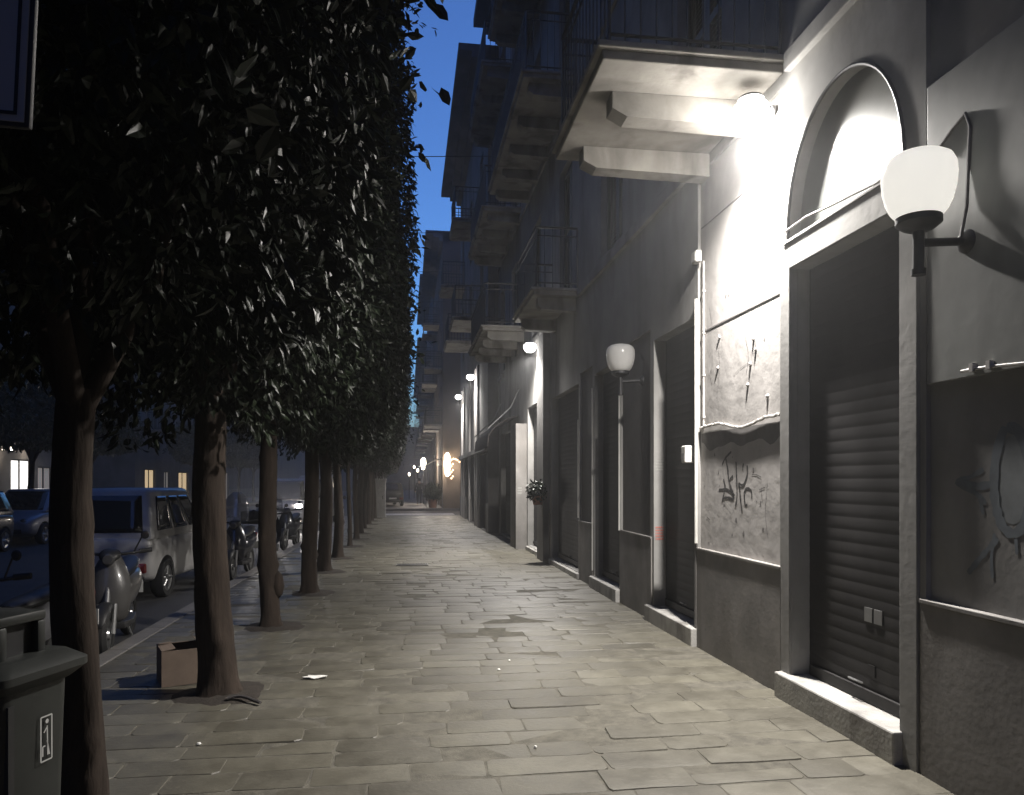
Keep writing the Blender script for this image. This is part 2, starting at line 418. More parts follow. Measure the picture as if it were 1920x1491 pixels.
# ------------------------------------------------------------------ facades
def facade(b, X, y0, y1, z0, z1, holes, nx=-1, depth_box=9.0):
    """front wall in plane x = X facing nx, with holes (ya, yb, za, zb, depth) and reveals, plus a closed body behind."""
    ys = sorted({y0, y1, *[h[0] for h in holes], *[h[1] for h in holes]})
    zs = sorted({z0, z1, *[h[2] for h in holes], *[h[3] for h in holes]})
    ys = [q for q in ys if y0 <= q <= y1]; zs = [q for q in zs if z0 <= q <= z1]
    inside = lambda a, c: any(h[0] < a < h[1] and h[2] < c < h[3] for h in holes)
    for j in range(len(ys) - 1):
        for k in range(len(zs) - 1):
            if not inside((ys[j] + ys[j + 1]) / 2, (zs[k] + zs[k + 1]) / 2):
                b.quad((X, ys[j], zs[k]), (X, ys[j + 1], zs[k]), (X, ys[j + 1], zs[k + 1]), (X, ys[j], zs[k + 1]))
    for (ya, yb, za, zb, d) in holes:
        x2 = X - nx * d
        b.quad((X, ya, za), (x2, ya, za), (x2, ya, zb), (X, ya, zb))
        b.quad((X, yb, za), (x2, yb, za), (x2, yb, zb), (X, yb, zb))
        b.quad((X, ya, zb), (x2, ya, zb), (x2, yb, zb), (X, yb, zb))
        b.quad((X, ya, za), (x2, ya, za), (x2, yb, za), (X, yb, za))
        b.quad((x2, ya, za), (x2, yb, za), (x2, yb, zb), (x2, ya, zb))
    xb = X - nx * depth_box
    b.quad((X, y0, z0), (xb, y0, z0), (xb, y0, z1), (X, y0, z1))
    b.quad((X, y1, z0), (xb, y1, z0), (xb, y1, z1), (X, y1, z1))
    b.quad((X, y0, z1), (xb, y0, z1), (xb, y1, z1), (X, y1, z1))
    b.quad((xb, y0, z0), (xb, y1, z0), (xb, y1, z1), (xb, y0, z1))

def shutter_mesh(y0, y1, z0, z1, X, pitch=0.085):
    """roller shutter: wavy slat profile running along y, outer face toward -x"""
    b = MB(); n = max(2, int((z1 - z0) / pitch)); p = (z1 - z0) / n
    prof = []
    for k in range(n):
        z = z0 + k * p
        prof += [(X + 0.0022, z), (X + 0.0006, z + p * 0.12), (X, z + p * 0.45), (X + 0.0006, z + p * 0.8), (X + 0.002, z + p * 0.97)]
    prof.append((X + 0.0022, z1))
    i = len(b.v)
    b.v += [(x, y0, z) for x, z in prof] + [(x, y1, z) for x, z in prof]
    m = len(prof)
    for k in range(m - 1): b.f.append((i + k, i + k + 1, i + m + k + 1, i + m + k))
    return b

def window_part(parent, X, ya, yb, za, zb, nx, depth, protos={}, open_=False):
    """window part (frame) with a pane and two louvred shutter leaves as sub-parts; geometry is built once per size and copied"""
    key = (round(yb - ya, 3), round(zb - za, 3), nx, open_)
    if key not in protos:
        W, H = yb - ya, zb - za
        b = MB()
        for (p, q, r, t) in ((0, .06, 0, H), (W - .06, W, 0, H), (.06, W - .06, 0, .07), (.06, W - .06, H - .06, H), (W / 2 - .04, W / 2 + .04, .07, H - .06)):
            b.box(-.03, .03, p, q, r, t)
        fr = b.build('window', M['louvre'], parent, smooth=False)
        b = MB(); b.box(-.004, .004, .061, W - .061, .071, H - .061)
        b.build('pane', M['glass_dark'], fr, smooth=False)
        for side in (0, 1):
            b = MB(); w2 = W / 2 - .006
            y_0 = 0 if side == 0 else W / 2 + .006
            xo = nx * .075
            b.box(xo - .018, xo + .018, y_0, y_0 + .06, .01, H - .01); b.box(xo - .018, xo + .018, y_0 + w2 - .06, y_0 + w2, .01, H - .01)
            for z in (.01, H / 2 - .04, H - .09): b.box(xo - .017, xo + .017, y_0 + .06, y_0 + w2 - .06, z, z + .08)
            z = .1
            while z < H - .13:
                if not (H / 2 - .07 < z < H / 2 + .05):
                    i = len(b.v)
                    b.quad((xo + nx * .014, y_0 + .06, z), (xo + nx * .014, y_0 + w2 - .06, z), (xo - nx * .012, y_0 + w2 - .06, z + .045), (xo - nx * .012, y_0 + .06, z + .045))
                z += .05
            b.build('shutter', M['louvre'], fr, smooth=False)
        protos[key] = fr
    else:
        fr = copy_tree(protos[key], parent)
    fr.location = (X - nx * (depth - 0.035), ya, za)
    return fr

def balcony(parent, X, y0, y1, z, out_, nx=-1, brackets=True, rail=True, thick=0.12, spots=None):
    """stone slab with moulded edge, brackets, iron railing"""
    xo = X + nx * out_
    b = MB(); b.box(min(X + nx * .003, xo), max(X + nx * .003, xo), y0, y1, z - thick, z - .05)
    b.box(min(X + nx * .003, xo + nx * .04), max(X + nx * .003, xo + nx * .04), y0 - .04, y1 + .04, z - .05, z)
    sl = b.build('balcony', M['stone'], parent, smooth=False, bevel=0.012)
    if brackets:
        n = max(2, int((y1 - y0) / 1.1) + 1)
        for k in range(len(spots) if spots else n):
            yc = spots[k] if spots else y0 + .25 + (y1 - y0 - .5) * k / (n - 1)
            b = MB(); P = []
            L = out_ * .86; x1_ = X + nx * .003
            P = [(0, 0), (L, 0), (L, -.13), (L * .9, -.19), (0, -.21)]
            i = len(b.v); m = len(P)
            for yy in (yc - .09, yc + .09): b.v += [(x1_ + nx * px, yy, z - thick - .003 + pz) for px, pz in P]
            b.f.append(tuple(i + q for q in range(m))); b.f.append(tuple(i + m + q for q in range(m))[::-1])
            for q in range(m): b.f.append((i + q, i + (q + 1) % m, i + m + (q + 1) % m, i + m + q))
            b.build('bracket', M['stone'], sl, smooth=False)
    if rail:
        b = MB(); H = 1.0; xr = xo + nx * -.06
        pts = [(X + nx * .01, y0 + .05), (xr, y0 + .05), (xr, y1 - .05), (X + nx * .01, y1 - .05)]
        for zz, rr in ((z + H, .02), (z + .09, .012), (z + H - .14, .010)):
            for k in range(3):
                b.tube([(*pts[k], zz), (*pts[k + 1], zz)], rr, 6)
        for k in range(3):
            p, q = Vector(pts[k]), Vector(pts[k + 1]); L = (q - p).length; n = max(1, int(L / .115))
            for j in range(n + (k == 2)):
                t = p.lerp(q, j / n); r_ = .016 if j == 0 else .007
                b.tube([(t.x, t.y, z), (t.x, t.y, z + H)], r_, 5, cap=False)
        b.build('railing', M['iron'], sl)
    return sl

# ------------------------------------------------------------------ near building (right)
B1 = empty('corner_building', (WX, 10, 0), 0, 'long grey plaster building on the right with shuttered shop doors under a stone balcony', 'building')
def part(b, name, m, parent, **k):
    o = b.build(name, m, None, **k); o.parent = parent
    o.matrix_parent_inverse = Matrix.Translation(-Vector(parent.location)) if parent.type == 'EMPTY' and parent.parent is None else Matrix()
    return o
# children of B1 are authored in world space: keep B1 at the origin of its own parts
B1.location = (0, 0, 0)
REC = 0.17
Y = lambda u: wy(u, WX)
d1 = (Y(1691), Y(1484)); d2 = (Y(1305), Y(1226)); d3 = (Y(1162), Y(1114)); d4 = (Y(1085), Y(1034)); d5 = (15.75, 17.2)
LIN = 3.15
holes = [(*d1, 0.16, LIN, REC), (*d2, 0.16, 3.2, REC), (*d3, 0.16, 3.2, REC), (*d4, 0.10, 3.2, REC), (*d5, 0.10, 3.3, REC), (18.5, 22.2, 0.05, 3.0, 0.2)]
# lunette above door 1
lz0, lz1 = 3.36, 4.24
holes.append((d1[0] - .03, d1[1] + .05, lz0, lz1, 0.10))
DZ = 0.955
panelA = (d1[1] + .17, d2[0] - .05, DZ, 4.55); panelB = (-3.5, d1[0] - .2, DZ, 4.45); panelC = (d2[1] + .12, d3[0] - .05, DZ, 3.35)
panelD = (d3[1] + .1, d4[0] - .1, DZ, 3.35)
PD = 0.03
panels = [panelA, panelB, panelC, panelD]
holes += [(*p, PD) for p in panels]
FL = (4.78, 8.35, 11.9)
wins = []
for zf in FL:
    for yc in (0.6, 3.9, 6.9, 10.0, 13.0, 16.0, 19.4, 22.0 - .2):
        wins.append((yc - .55, yc + .55, zf + .04, zf + 2.45))
holes += [(*q, 0.22) for q in wins]
B1_END, B1_TOP = 22.8, 15.6
b = MB(); facade(b, WX, -6, B1_END, -0.02, B1_TOP, holes)
# arch spandrels over the lunette opening
ya, yb = d1[0] - .03, d1[1] + .05; yc = (ya + yb) / 2; hw = (yb - ya) / 2; hh = lz1 - lz0
N = 28; arc = [(yc - hw * math.cos(math.pi * k / N), lz0 + hh * math.sin(math.pi * k / N) ** 0.9) for k in range(N + 1)]
for k in range(N):
    p, q = arc[k], arc[k + 1]
    b.quad((WX, p[0], p[1]), (WX, q[0], q[1]), (WX, q[0], lz1), (WX, p[0], lz1))
    b.quad((WX, p[0], p[1]), (WX, q[0], q[1]), (WX + .1, q[0], q[1]), (WX + .1, p[0], p[1]))
b.build('wall', M['plaster'], B1, smooth=False)
# arch trim ring and fanlight
b = MB(); b.tube([(WX - .002, p[0], p[1]) for p in arc], .013, 8); b.build('arch_trim', M['iron'], B1)
b = MB(); i = 0
b.v = [(WX + .096, p[0], p[1]) for p in arc]; b.f = [tuple(range(len(arc)))]
b.build('fanlight', M['fanlight'], B1, smooth=False)
# recessed panels, dado ledges
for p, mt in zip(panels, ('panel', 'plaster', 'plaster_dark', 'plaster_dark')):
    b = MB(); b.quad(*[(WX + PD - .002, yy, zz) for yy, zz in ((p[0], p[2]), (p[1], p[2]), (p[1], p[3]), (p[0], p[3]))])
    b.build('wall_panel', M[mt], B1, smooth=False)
def dado(y0, y1, z1=DZ):
    b = MB(); b.box(WX - .014, WX + .02, y0, y1, -0.02, z1 - .02)
    b.box(WX - .022, WX + PD - .003, y0, y1, z1 - .02, z1 + .004)
    b.build('dado', M['dado'], B1, smooth=False, bevel=0.004)
dado(-6, d1[0] - .17); dado(d1[1] + .14, d2[0] - .03); dado(d2[1] + .06, d3[0] - .03); dado(d3[1] + .06, d4[0] - .03); dado(d4[1] + .05, d5[0] - .05)
# door surrounds
for (a, e, top) in ((*d1, LIN), ):
    b = MB()
    b.box(WX - .018, WX + .05, a - .15, a - .002, -.02, lz0 - .02); b.box(WX - .018, WX + .05, e + .002, e + .13, -.02, lz0 - .02)
    b.box(WX - .018, WX + .05, a - .002, e + .002, top + .003, lz0 - .02)
    b.box(WX - .026, WX + .10, a - .10, e + .08, lz0 - .02, lz0 + .005)
    b.build('door_surround', M['plaster'], B1, smooth=False, bevel=0.006)
b = MB(); b.box(WX - .02, WX + .05, d2[0] - .045, d2[0] - .002, .0, 3.3); b.build('door_surround', M['plaster_dark'], B1, smooth=False)
# roller shutters
for (a, e, z0, top) in ((*d1, .17, LIN), (*d2, .17, 3.2), (*d3, .17, 3.2), (*d4, .11, 3.2), (*d5, .11, 3.3), (18.5, 22.2, .06, 3.0)):
    sh = shutter_mesh(a + .003, e - .003, z0, top - .003, WX + REC - .03).build('roller_shutter', M['shutter'], B1, angle=0.9)
    bb = MB(); bb.box(WX + REC - .055, WX + REC - .031, a + .04, e - .04, z0 + .02, z0 + .1); bb.build('bottom_rail', M['shutter'], sh, smooth=False, bevel=.006)
    bb = MB(); ym = (a + e) / 2; bb.tube([(WX + REC - .05, ym - .06, z0 + .13), (WX + REC - .075, ym - .05, z0 + .14), (WX + REC - .075, ym + .05, z0 + .14), (WX + REC - .05, ym + .06, z0 + .13)], .008, 6)
    bb.build('handle', M['grey_metal'], sh)
    if a == d1[0]:
        for q in (0, 1):
            bb = MB(); y0s = wy(1655, WX + .14) + q * .1
            bb.box(WX + REC - .036, WX + REC - .031, y0s, y0s + .08, .70, .79)
            bb.build('sticker', M['grey_metal'], sh, smooth=False)
        bb = MB(); bb.box(WX + REC - .036, WX + REC - .031, y0s - .03, y0s + .04, .36, .43); bb.build('sticker', M['shutter'], sh, smooth=False)
# doorsteps
for (a, e, h, pr) in ((d1[0] - .03, d1[1] + .12, .185, .075), (d2[0] - .05, d2[1] + .14, .175, .07), (d3[0] - .04, d3[1] + .06, .17, .07), (d4[0] - .1, d4[1], .09, .06), (d5[0], d5[1], .09, .06)):
    b = MB(); b.box(WX - pr, WX + REC - .01, a, e, -.02, h); b.build('doorstep', M['step'], B1, smooth=False, bevel=0.012)
# upper windows
for q in wins: window_part(B1, WX, *q, -1, 0.22)
# balconies
balcony(B1, WX, 5.23, 6.95, 4.76, 1.39, spots=(5.74, 6.70))
balcony(B1, WX, 17.6, 21.4, 5.3, 1.02)
balcony(B1, WX, 12.0, 14.2, 4.76, 0.75, brackets=True)
for zf in FL[1:]:
    for (a, e, o_) in ((5.3, 8.4, 1.0), (12.1, 17.2, 0.9), (18.2, 22.4, .95)): balcony(B1, WX, a, e, zf, o_)
    balcony(B1, WX, -.4, 1.7, zf, .9)
# floor bands and cornice
b = MB(); 
for (a, e) in ((-6, 5.15), (7.05, 11.9), (14.3, 17.5), (21.5, B1_END)): b.box(WX - .05, WX + .02, a, e, 4.60, 4.74)
for zf in FL[1:]: b.box(WX - .04, WX + .02, -6, B1_END, zf - .32, zf - .18)
b.build('string_course', M['plaster'], B1, smooth=False, bevel=.01)
b = MB()
for k, (o_, z0, z1) in enumerate(((.18, 15.1, 15.3), (.4, 15.3, 15.5), (.78, 15.5, 15.75), (.7, 15.75, 15.9))):
    b.box(WX - o_, WX + 1, -6, B1_END + .02, z0 + .001, z1)
b.build('cornice', M['plaster_dark'], B1, smooth=False)
# pier beside the lit doorway, upper board right
b = MB(); b.box(WX - .26, WX + .02, 17.35, 18.3, -.02, 2.95); b.build('pier', M['dado'], B1, smooth=False, bevel=.01)
b = MB(); b.box(WX - .13, WX + .02, 14.5, 15.22, -.02, 4.55); b.build('pier', M['plaster_dark'], B1, smooth=False, bevel=.01)
b = MB(); b.box(WX - .006, WX + PD - .006, -3.4, d1[0] - .215, 2.12, 3.72); b.build('sheet_board', M['board'], B1, smooth=False, bevel=.004)
# joints cut as thin dark lines on panel A, loose plaster lip
b = MB()
for z in (3.03, 4.03): b.box(WX + PD - .006, WX + PD, panelA[0] + .01, panelA[1] - .02, z - .006, z + .006)
b.box(WX - .001, WX + .02, 2.30, 2.312, 1.0, 4.4) if False else None
b.build('panel_joint', M['soot'], B1, smooth=False)
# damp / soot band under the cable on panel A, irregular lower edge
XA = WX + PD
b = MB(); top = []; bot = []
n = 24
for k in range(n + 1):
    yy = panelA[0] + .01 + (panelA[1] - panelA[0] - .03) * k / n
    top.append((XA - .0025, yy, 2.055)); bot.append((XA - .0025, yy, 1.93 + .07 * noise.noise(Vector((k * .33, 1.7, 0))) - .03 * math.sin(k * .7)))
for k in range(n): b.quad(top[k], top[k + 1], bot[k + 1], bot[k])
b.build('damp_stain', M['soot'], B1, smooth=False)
# graffiti on the panel
def zs8(zx, zy): u, v = 1290 + zx / 5.737, 820 + zy / 5.731; return (wy(u, XA), wz(u, v, XA))
RIB = [0]
def ribbon(b, pts, w, X, t=.0004):
    P = [Vector(p) for p in pts]
    # resample with smoothing
    Q = []
    for k in range(len(P) - 1):
        p0 = P[max(k - 1, 0)]; p1 = P[k]; p2 = P[k + 1]; p3 = P[min(k + 2, len(P) - 1)]
        for j in range(6):
            s = j / 6
            Q.append(0.5 * ((2 * p1) + (p2 - p0) * s + (2 * p0 - 5 * p1 + 4 * p2 - p3) * s * s + (3 * p1 - p0 - 3 * p2 + p3) * s ** 3))
    Q.append(P[-1]); L = []; Rr = []
    for k, q in enumerate(Q):
        d = Q[min(k + 1, len(Q) - 1)] - Q[max(k - 1, 0)]
        d = d.normalized() if d.length > 1e-9 else Vector((1, 0))
        nn = Vector((-d.y, d.x)); ww = w * (0.75 + .35 * noise.noise(Vector((q.x * 30, q.y * 30, 2.1))))
        if k in (0, len(Q) - 1): ww *= .6
        L.append(q + nn * ww / 2); Rr.append(q - nn * ww / 2)
    for k in range(len(Q) - 1):
        RIB[0] += 1; xq = X - t - (RIB[0] % 150) * 6e-6
        b.quad((xq, *L[k]), (xq, *L[k + 1]), (xq, *Rr[k + 1]), (xq, *Rr[k]))
strokes = [
    [(470, 155), (405, 225), (370, 300)], [(408, 222), (430, 340), (445, 470), (488, 600)],
    [(385, 450), (402, 550), (335, 562)], [(398, 520), (392, 600), (368, 700)], [(400, 552), (470, 590), (495, 665), (430, 648), (372, 660)],
    [(490, 420), (455, 455), (462, 560), (505, 625)], [(520, 262), (526, 400), (532, 620), (516, 745)],
    [(602, 282), (592, 325)], [(640, 300), (640, 410), (598, 515), (552, 500), (562, 560), (572, 690), (588, 822)],
    [(692, 662), (682, 575), (640, 550), (610, 600), (618, 725), (642, 722)]]
b = MB()
for st in strokes: ribbon(b, [zs8(*p) for p in st], .030, XA - .0026)
b.build('graffiti_tag', M['spray_black'], B1, smooth=False, fix=False)
for st in [[(690, 400), (740, 405), (792, 430)], [(795, 540), (798, 620), (802, 690)], [(770, 568), (800, 550), (832, 540)], [(835, 720), (838, 730)], [(180, 520), (188, 530)], [(205, 855), (240, 890)], [(160, 990), (166, 1005)]]:
    b = MB(); ribbon(b, [zs8(*p) for p in st], .014, XA - .0026); b.build('scratch_mark', M['soot'], B1, smooth=False, fix=False)
b = MB(); ribbon(b, [zs8(400, 680), (zs8(440, 730)), zs8(480, 782)], .009, XA - .0040)
b.build('scratch_mark', M['pvc'], B1, smooth=False, fix=False)
# big blue graffiti on the right panel
XB = WX + PD
def pb(u, v): return (wy(u, XB), wz(u, v, XB))
b = MB()
for st, w_ in (([(1885, 800), (1868, 860), (1866, 930), (1880, 985), (1905, 1000), (1925, 970), (1932, 890), (1915, 815), (1888, 800)], .07),
              ([(1868, 905), (1835, 912), (1795, 905)], .05), ([(1845, 880), (1820, 895), (1795, 905), (1830, 925), (1850, 945)], .035),
              ([(1872, 1010), (1845, 1040), (1816, 1075)], .04), ([(1866, 1000), (1860, 1045), (1862, 1085)], .025), ([(1905, 1000), (1908, 1040)], .025), ([(1838, 930), (1845, 965)], .03)):
    ribbon(b, [pb(*p) for p in st], w_, XB - .0026)
b.build('graffiti_shape', M['spray_blue'], B1, smooth=False, fix=False)
b = MB(); cy_, cz_ = pb(1899, 900)
b.v = [(XB - .0026, cy_ + .10 * math.cos(t * math.pi / 12), cz_ + .21 * math.sin(t * math.pi / 12)) for t in range(24)]; b.f = [tuple(range(24))]
b.build('graffiti_fill', M['spray_blue_light'], B1, smooth=False)
# chipped paint spots on panel A and dado
rr = random.Random(5)
for k in range(34):
    if k < 25:
        y_, z_ = rr.uniform(panelA[0] + .1, panelA[1] - .1), rr.choice((rr.uniform(2.2, 3.6), rr.uniform(1.0, 1.9))); x_ = XA - .0029
    else:
        y_, z_ = rr.uniform(d1[1] + .3, d2[0] - .2), rr.uniform(.2, .8); x_ = WX - .0165
    s = rr.uniform(.006, .02); n = 7; b = MB()
    b.v = [(x_, y_ + s * rr.uniform(.5, 1.2) * math.cos(2 * math.pi * j / n), z_ + 1.4 * s * rr.uniform(.4, 1.2) * math.sin(2 * math.pi * j / n)) for j in range(n)]
    b.f = [tuple(range(n))]
    b.build('paint_chip', M['soot'], B1, smooth=False, fix=False)
def zc(u, v): return (wy(u, XA), wz(u, v, XA))
for st in ([(1402, 560), (1403, 590), (1399, 630), (1404, 665), (1400, 700)], [(1345, 640), (1350, 680), (1346, 735)], [(1375, 705), (1390, 690), (1405, 680)], [(1415, 600), (1418, 640), (1413, 665)],
           [(1440, 900), (1436, 960), (1441, 1010)], [(1330, 575), (1336, 610)], [(1330, 700), (1336, 722)]):
    b = MB(); ribbon(b, [zc(*q) for q in st], .006, XA - .0027); b.build('crack', M['soot'], B1, smooth=False, fix=False)
for (u, v) in ((1350, 632), (1347, 690), (1414, 636), (1418, 655), (1408, 683), (1403, 722), (1440, 743)):
    b = MB(); y_, z_ = zc(u, v); b.lathe([(0, -.016), (.012, -.012), (.02, 0), (0, 0)], (XA - .0025, y_, z_), 8, axis='x'); b.build('plaster_lump', M['panel'], B1)
# stickers with faint lines on the far jamb of door 2 and on the pier
for (z, mt, rows) in ((1.72, 'grey_ink', 4), (.93, 'red_ink', 5)):
    b = MB()
    for k in range(rows):
        x = WX + .02
        while x < WX + .11:
            l = rr.uniform(.008, .02); b.box(x, min(x + l, WX + .115), d2[1] - .004, d2[1] - .0005, z + k * .033, z + k * .033 + .018); x += l + .006
    b.build('sticker_print', M[mt], B1, smooth=False)
b = MB()
for k in range(3): b.box(WX - .22, WX - .12, 17.346, 17.349, 1.3 + k * .06, 1.33 + k * .06)
b.build('sticker_print', M['grey_ink'], B1, smooth=False)

# awning over the shop beyond the pier
aw = empty('shop_awning', (0, 0, 0), 0, 'dark folded canvas awning hanging over the last shop front of the grey building', 'awning')
b = MB(); P = [(WX - .02, 3.25), (WX - .25, 3.2), (WX - .6, 3.0), (WX - .78, 2.75), (WX - .8, 2.45), (WX - .78, 2.45), (WX - .75, 2.74), (WX - .58, 2.97), (WX - .25, 3.17), (WX - .02, 3.22)]
i = len(b.v)
for yy in (18.55, 19.8, 21.0, 22.2): b.v += [(x, yy, z) for x, z in P]
m_ = len(P)
for r_ in range(3):
    for k in range(m_): b.f.append((i + r_ * m_ + k, i + r_ * m_ + (k + 1) % m_, i + (r_ + 1) * m_ + (k + 1) % m_, i + (r_ + 1) * m_ + k))
b.f.append(tuple(range(i, i + m_))); b.f.append(tuple(range(i + 3 * m_, i + 4 * m_)))
b.build('canvas', M['awning'], aw, angle=.9)
for yy in (18.5, 22.24):
    b = MB(); b.tube([(WX - .02, yy, 3.9), (WX - .22, yy, 3.45), (WX - .8, yy, 2.9)], .018, 6); b.build('arm', M['grey_metal'], aw)

# ------------------------------------------------------------------ wall cables, conduits, boxes
def cable(name, pts, r, m, label, cat='cable', group=None, parent=None, n=7):
    b = MB(); b.tube(pts, r, n); o = b.build(name, m)
    tag(o, label, cat, group); return o
pts = []
for k in range(40):
    t = k / 39; yy = panelA[0] + .02 + (panelA[1] - panelA[0] - .05) * t
    pts.append((XA - .02, yy, 2.10 + .018 * math.sin(t * 11) - .03 * math.sin(t * math.pi * 1.4) + .012 * noise.noise(Vector((k * .6, 0, 0)))))
cable('wall_cable', pts, .013, M['cable_pale'], 'wavy pale cable bundle strung across the graffitied wall panel')
xx = WX - .028; yv = d2[0] - .075
b = MB(); b.tube([(xx, yv, z) for z in (1.0, 1.62, 2.0, 3.35)], .016, 8)
o = b.build('wall_conduit', M['pvc']); tag(o, 'white vertical conduit pipe between second shutter and graffitied panel', 'conduit')
b = MB(); b.tube([(XA - .012, yv - .07, z) for z in (2.1, 2.6, 3.2, 3.7)], .008, 6)
for z in (2.2, 2.6, 3.0, 3.4): b.box(XA - .024, XA - .002, yv - .085, yv - .055, z, z + .02)
o = b.build('wall_cable', M['cable_pale']); tag(o, 'thin clipped cable rising beside the white conduit on the bright panel', 'cable')
bx = empty('junction_box', (WX - .03, Y(1312), wz(1312, 483, WX)), 0, 'small white junction box high on the wall above the white conduit', 'junction box')
b = MB(); b.box(-.03, .028, -.06, .06, -.055, .055); b.build('case', M['pvc'], bx, smooth=False, bevel=.008)
b = MB(); b.box(-.036, -.031, -.045, .045, -.042, .042); b.build('lid', M['pvc'], bx, smooth=False)
bx = empty('intercom_box', (WX - .05, Y(1299), wz(1299, 852, WX)), R(0), 'white slanted intercom box beside the second shutter', 'intercom')
b = MB(); b.box(-.05, .046, -.055, .055, -.085, .085); b.build('case', M['pvc'], bx, smooth=False, bevel=.012)
b = MB(); b.box(-.054, -.0505, -.035, .035, -.05, .01); b.build('grille', M['grey_metal'], bx, smooth=False)
# rail below the board on the right
pts = [(WX - .016, wy(u, WX), wz(u, v, WX)) for u, v in ((1808, 697), (1840, 691), (1880, 686), (1922, 682), (1990, 673), (2080, 662))]
b = MB(); b.tube(pts, .008, 7)
for u, v in ((1830, 693), (1862, 688)): b.box(WX - .03, WX - .006, wy(u, WX) - .012, wy(u, WX) + .012, wz(u, v, WX) - .012, wz(u, v, WX) + .03)
o = b.build('wall_cable', M['cable_pale']); tag(o, 'thin pale cable along the bottom edge of the board right of the near lamp', 'cable')
# cable sagging across the lunette
pts = [(WX - .075, wy(u, WX), wz(u, v, WX)) for u, v in ((1488, 437), (1530, 408), (1580, 386), (1620, 366), (1665, 345), (1720, 305))]
cable('wall_cable', pts, .008, M['cable_pale'], 'pale cable sagging across the arched fanlight above the near shutter')
# conduits along far shop fronts
for k, (yy, z0, z1, lab) in enumerate(((d4[0] - .05, 1.0, 2.6, 'thin pale conduit beside the wide dark shutter'), (d3[1] + .03, .25, 3.0, 'pale conduit on the far jamb of the third shutter'), (d3[0] - .05, .95, 2.75, 'white conduit directly below the far globe lamp'))):
    b = MB(); b.tube([(WX - .02, yy, z0), (WX - .02, yy, (z0 + z1) / 2), (WX - .02, yy, z1)], .014, 7)
    o = b.build('wall_conduit', M['pvc']); tag(o, lab, 'conduit')

# ------------------------------------------------------------------ globe wall lamps
def globe_lamp(Y_, label, gm='opal'):
    r0 = empty('wall_lamp', (WX, Y_, 2.855), 0, label, 'wall lamp', 'globe lamps on the grey facade')
    xs = -.27
    b = MB()
    prof = [(.0, .372), (.06, .370), (.115, .358), (.150, .335), (.167, .30), (.171, .25), (.166, .19), (.152, .13), (.132, .085), (.112, .06), (.098, .048)]
    b.lathe(prof, (xs, 0, 0), 36); b.build('globe', M[gm], r0, angle=1.2)
    b = MB(); b.lathe([(.0, .03), (.088, .03), (.102, .05), (.106, .05), (.106, .02), (.075, -.005), (.04, -.02), (.0, -.02)], (xs, 0, 0), 28); b.build('collar', M['iron'], r0)
    b = MB(); b.tube([(xs, 0, -.02), (xs, 0, -.10), (xs, 0, -.22)], [.028, .026, .026], 14); b.lathe([(0, -.235), (.034, -.235), (.034, -.205), (0, -.205)], (xs, 0, 0), 14); b.build('stem', M['iron'], r0)
    b = MB(); b.tube([(xs, 0, -.075), (-.012, 0, -.055)], .021, 12); b.build('arm', M['iron'], r0)
    b = MB(); b.lathe([(0, -.04), (.03, -.038), (.055, -.02), (.06, -.002), (0, -.002)], (0, 0, -.055), 20, axis='x'); b.build('back_plate', M['iron'], r0)
    return r0
nearL = globe_lamp(wy(1815, WX), 'big white globe lamp on a short black arm in front of the weathered board, nearest', 'opal_glow')
farL = globe_lamp(8.62, 'smaller white globe lamp further along between second and third shutters')
yl = wy(1815, WX)
pts = [(WX - .04, yl, 2.82), (WX - .02, yl - .015, 2.97), (WX - .014, yl - .02, 3.2), (WX - .014, yl - .03, 3.36), (WX - .014, yl + .0, 3.44), (WX - .014, yl + .1, 3.40), (WX - .014, yl + .22, 3.33)]
cable('wall_cable', pts, .009, M['cable'], 'dark cable looping up the wall from the nearest globe lamp')

# ------------------------------------------------------------------ lit street lamps on the facades
def street_lamp(x, y, z, X, label, power, col=(1, 0.955, 0.90), up=0.028):
    r0 = empty('street_lamp', (x, y, z), 0, label, 'street lamp', 'lit street lamps along the facades')
    L = X - x
    b = MB(); b.tube([(L - .002, 0, .02), (L * .5, 0, .10), (0, 0, .10), ], .016, 8); b.build('arm', M['grey_metal'], r0)
    b = MB(); b.lathe([(0, -.02), (.045, -.018), (.05, -.001), (0, -.001)], (L, 0, .02), 14, axis='x'); b.build('wall_plate', M['grey_metal'], r0)
    b = MB(); b.lathe([(0, .14), (.05, .135), (.09, .115), (.10, .095), (.0, .09)], (0, 0, 0), 24); b.build('hood', M['grey_metal'], r0)
    b = MB(); b.lathe([(.0, .089), (.085, .085), (.125, .05), (.135, .01), (.11, -.05), (.06, -.085), (0, -.095)], (0, 0, 0), 24); b.build('bowl', M['lamp_on'], r0)
    add_light('lamp_light', 'SPOT', (0, 0, -.17), power, col, .05, r0, (0, 0, 0), R(160), 1.0)
    add_light('lamp_glow', 'POINT', (0, 0, -.17), power * up, col, .05, r0)
    return r0
street_lamp(2.605, 5.41, 4.42, WX, 'blindingly bright street lamp under the stone balcony, nearest of the lit lamps', 2300)
street_lamp(2.55, 15.5, 4.40, WX, 'bright street lamp over the doorway beside the dark pier, second of the lit lamps', 1900)
X2 = 2.45
street_lamp(2.2, 26.3, 5.25, X2, 'lit street lamp above the string of pale pilasters, third along the facades', 1000)
street_lamp(2.2, 32.6, 5.25, X2, 'lit street lamp near the street corner, farthest of the lit wall lamps', 900)

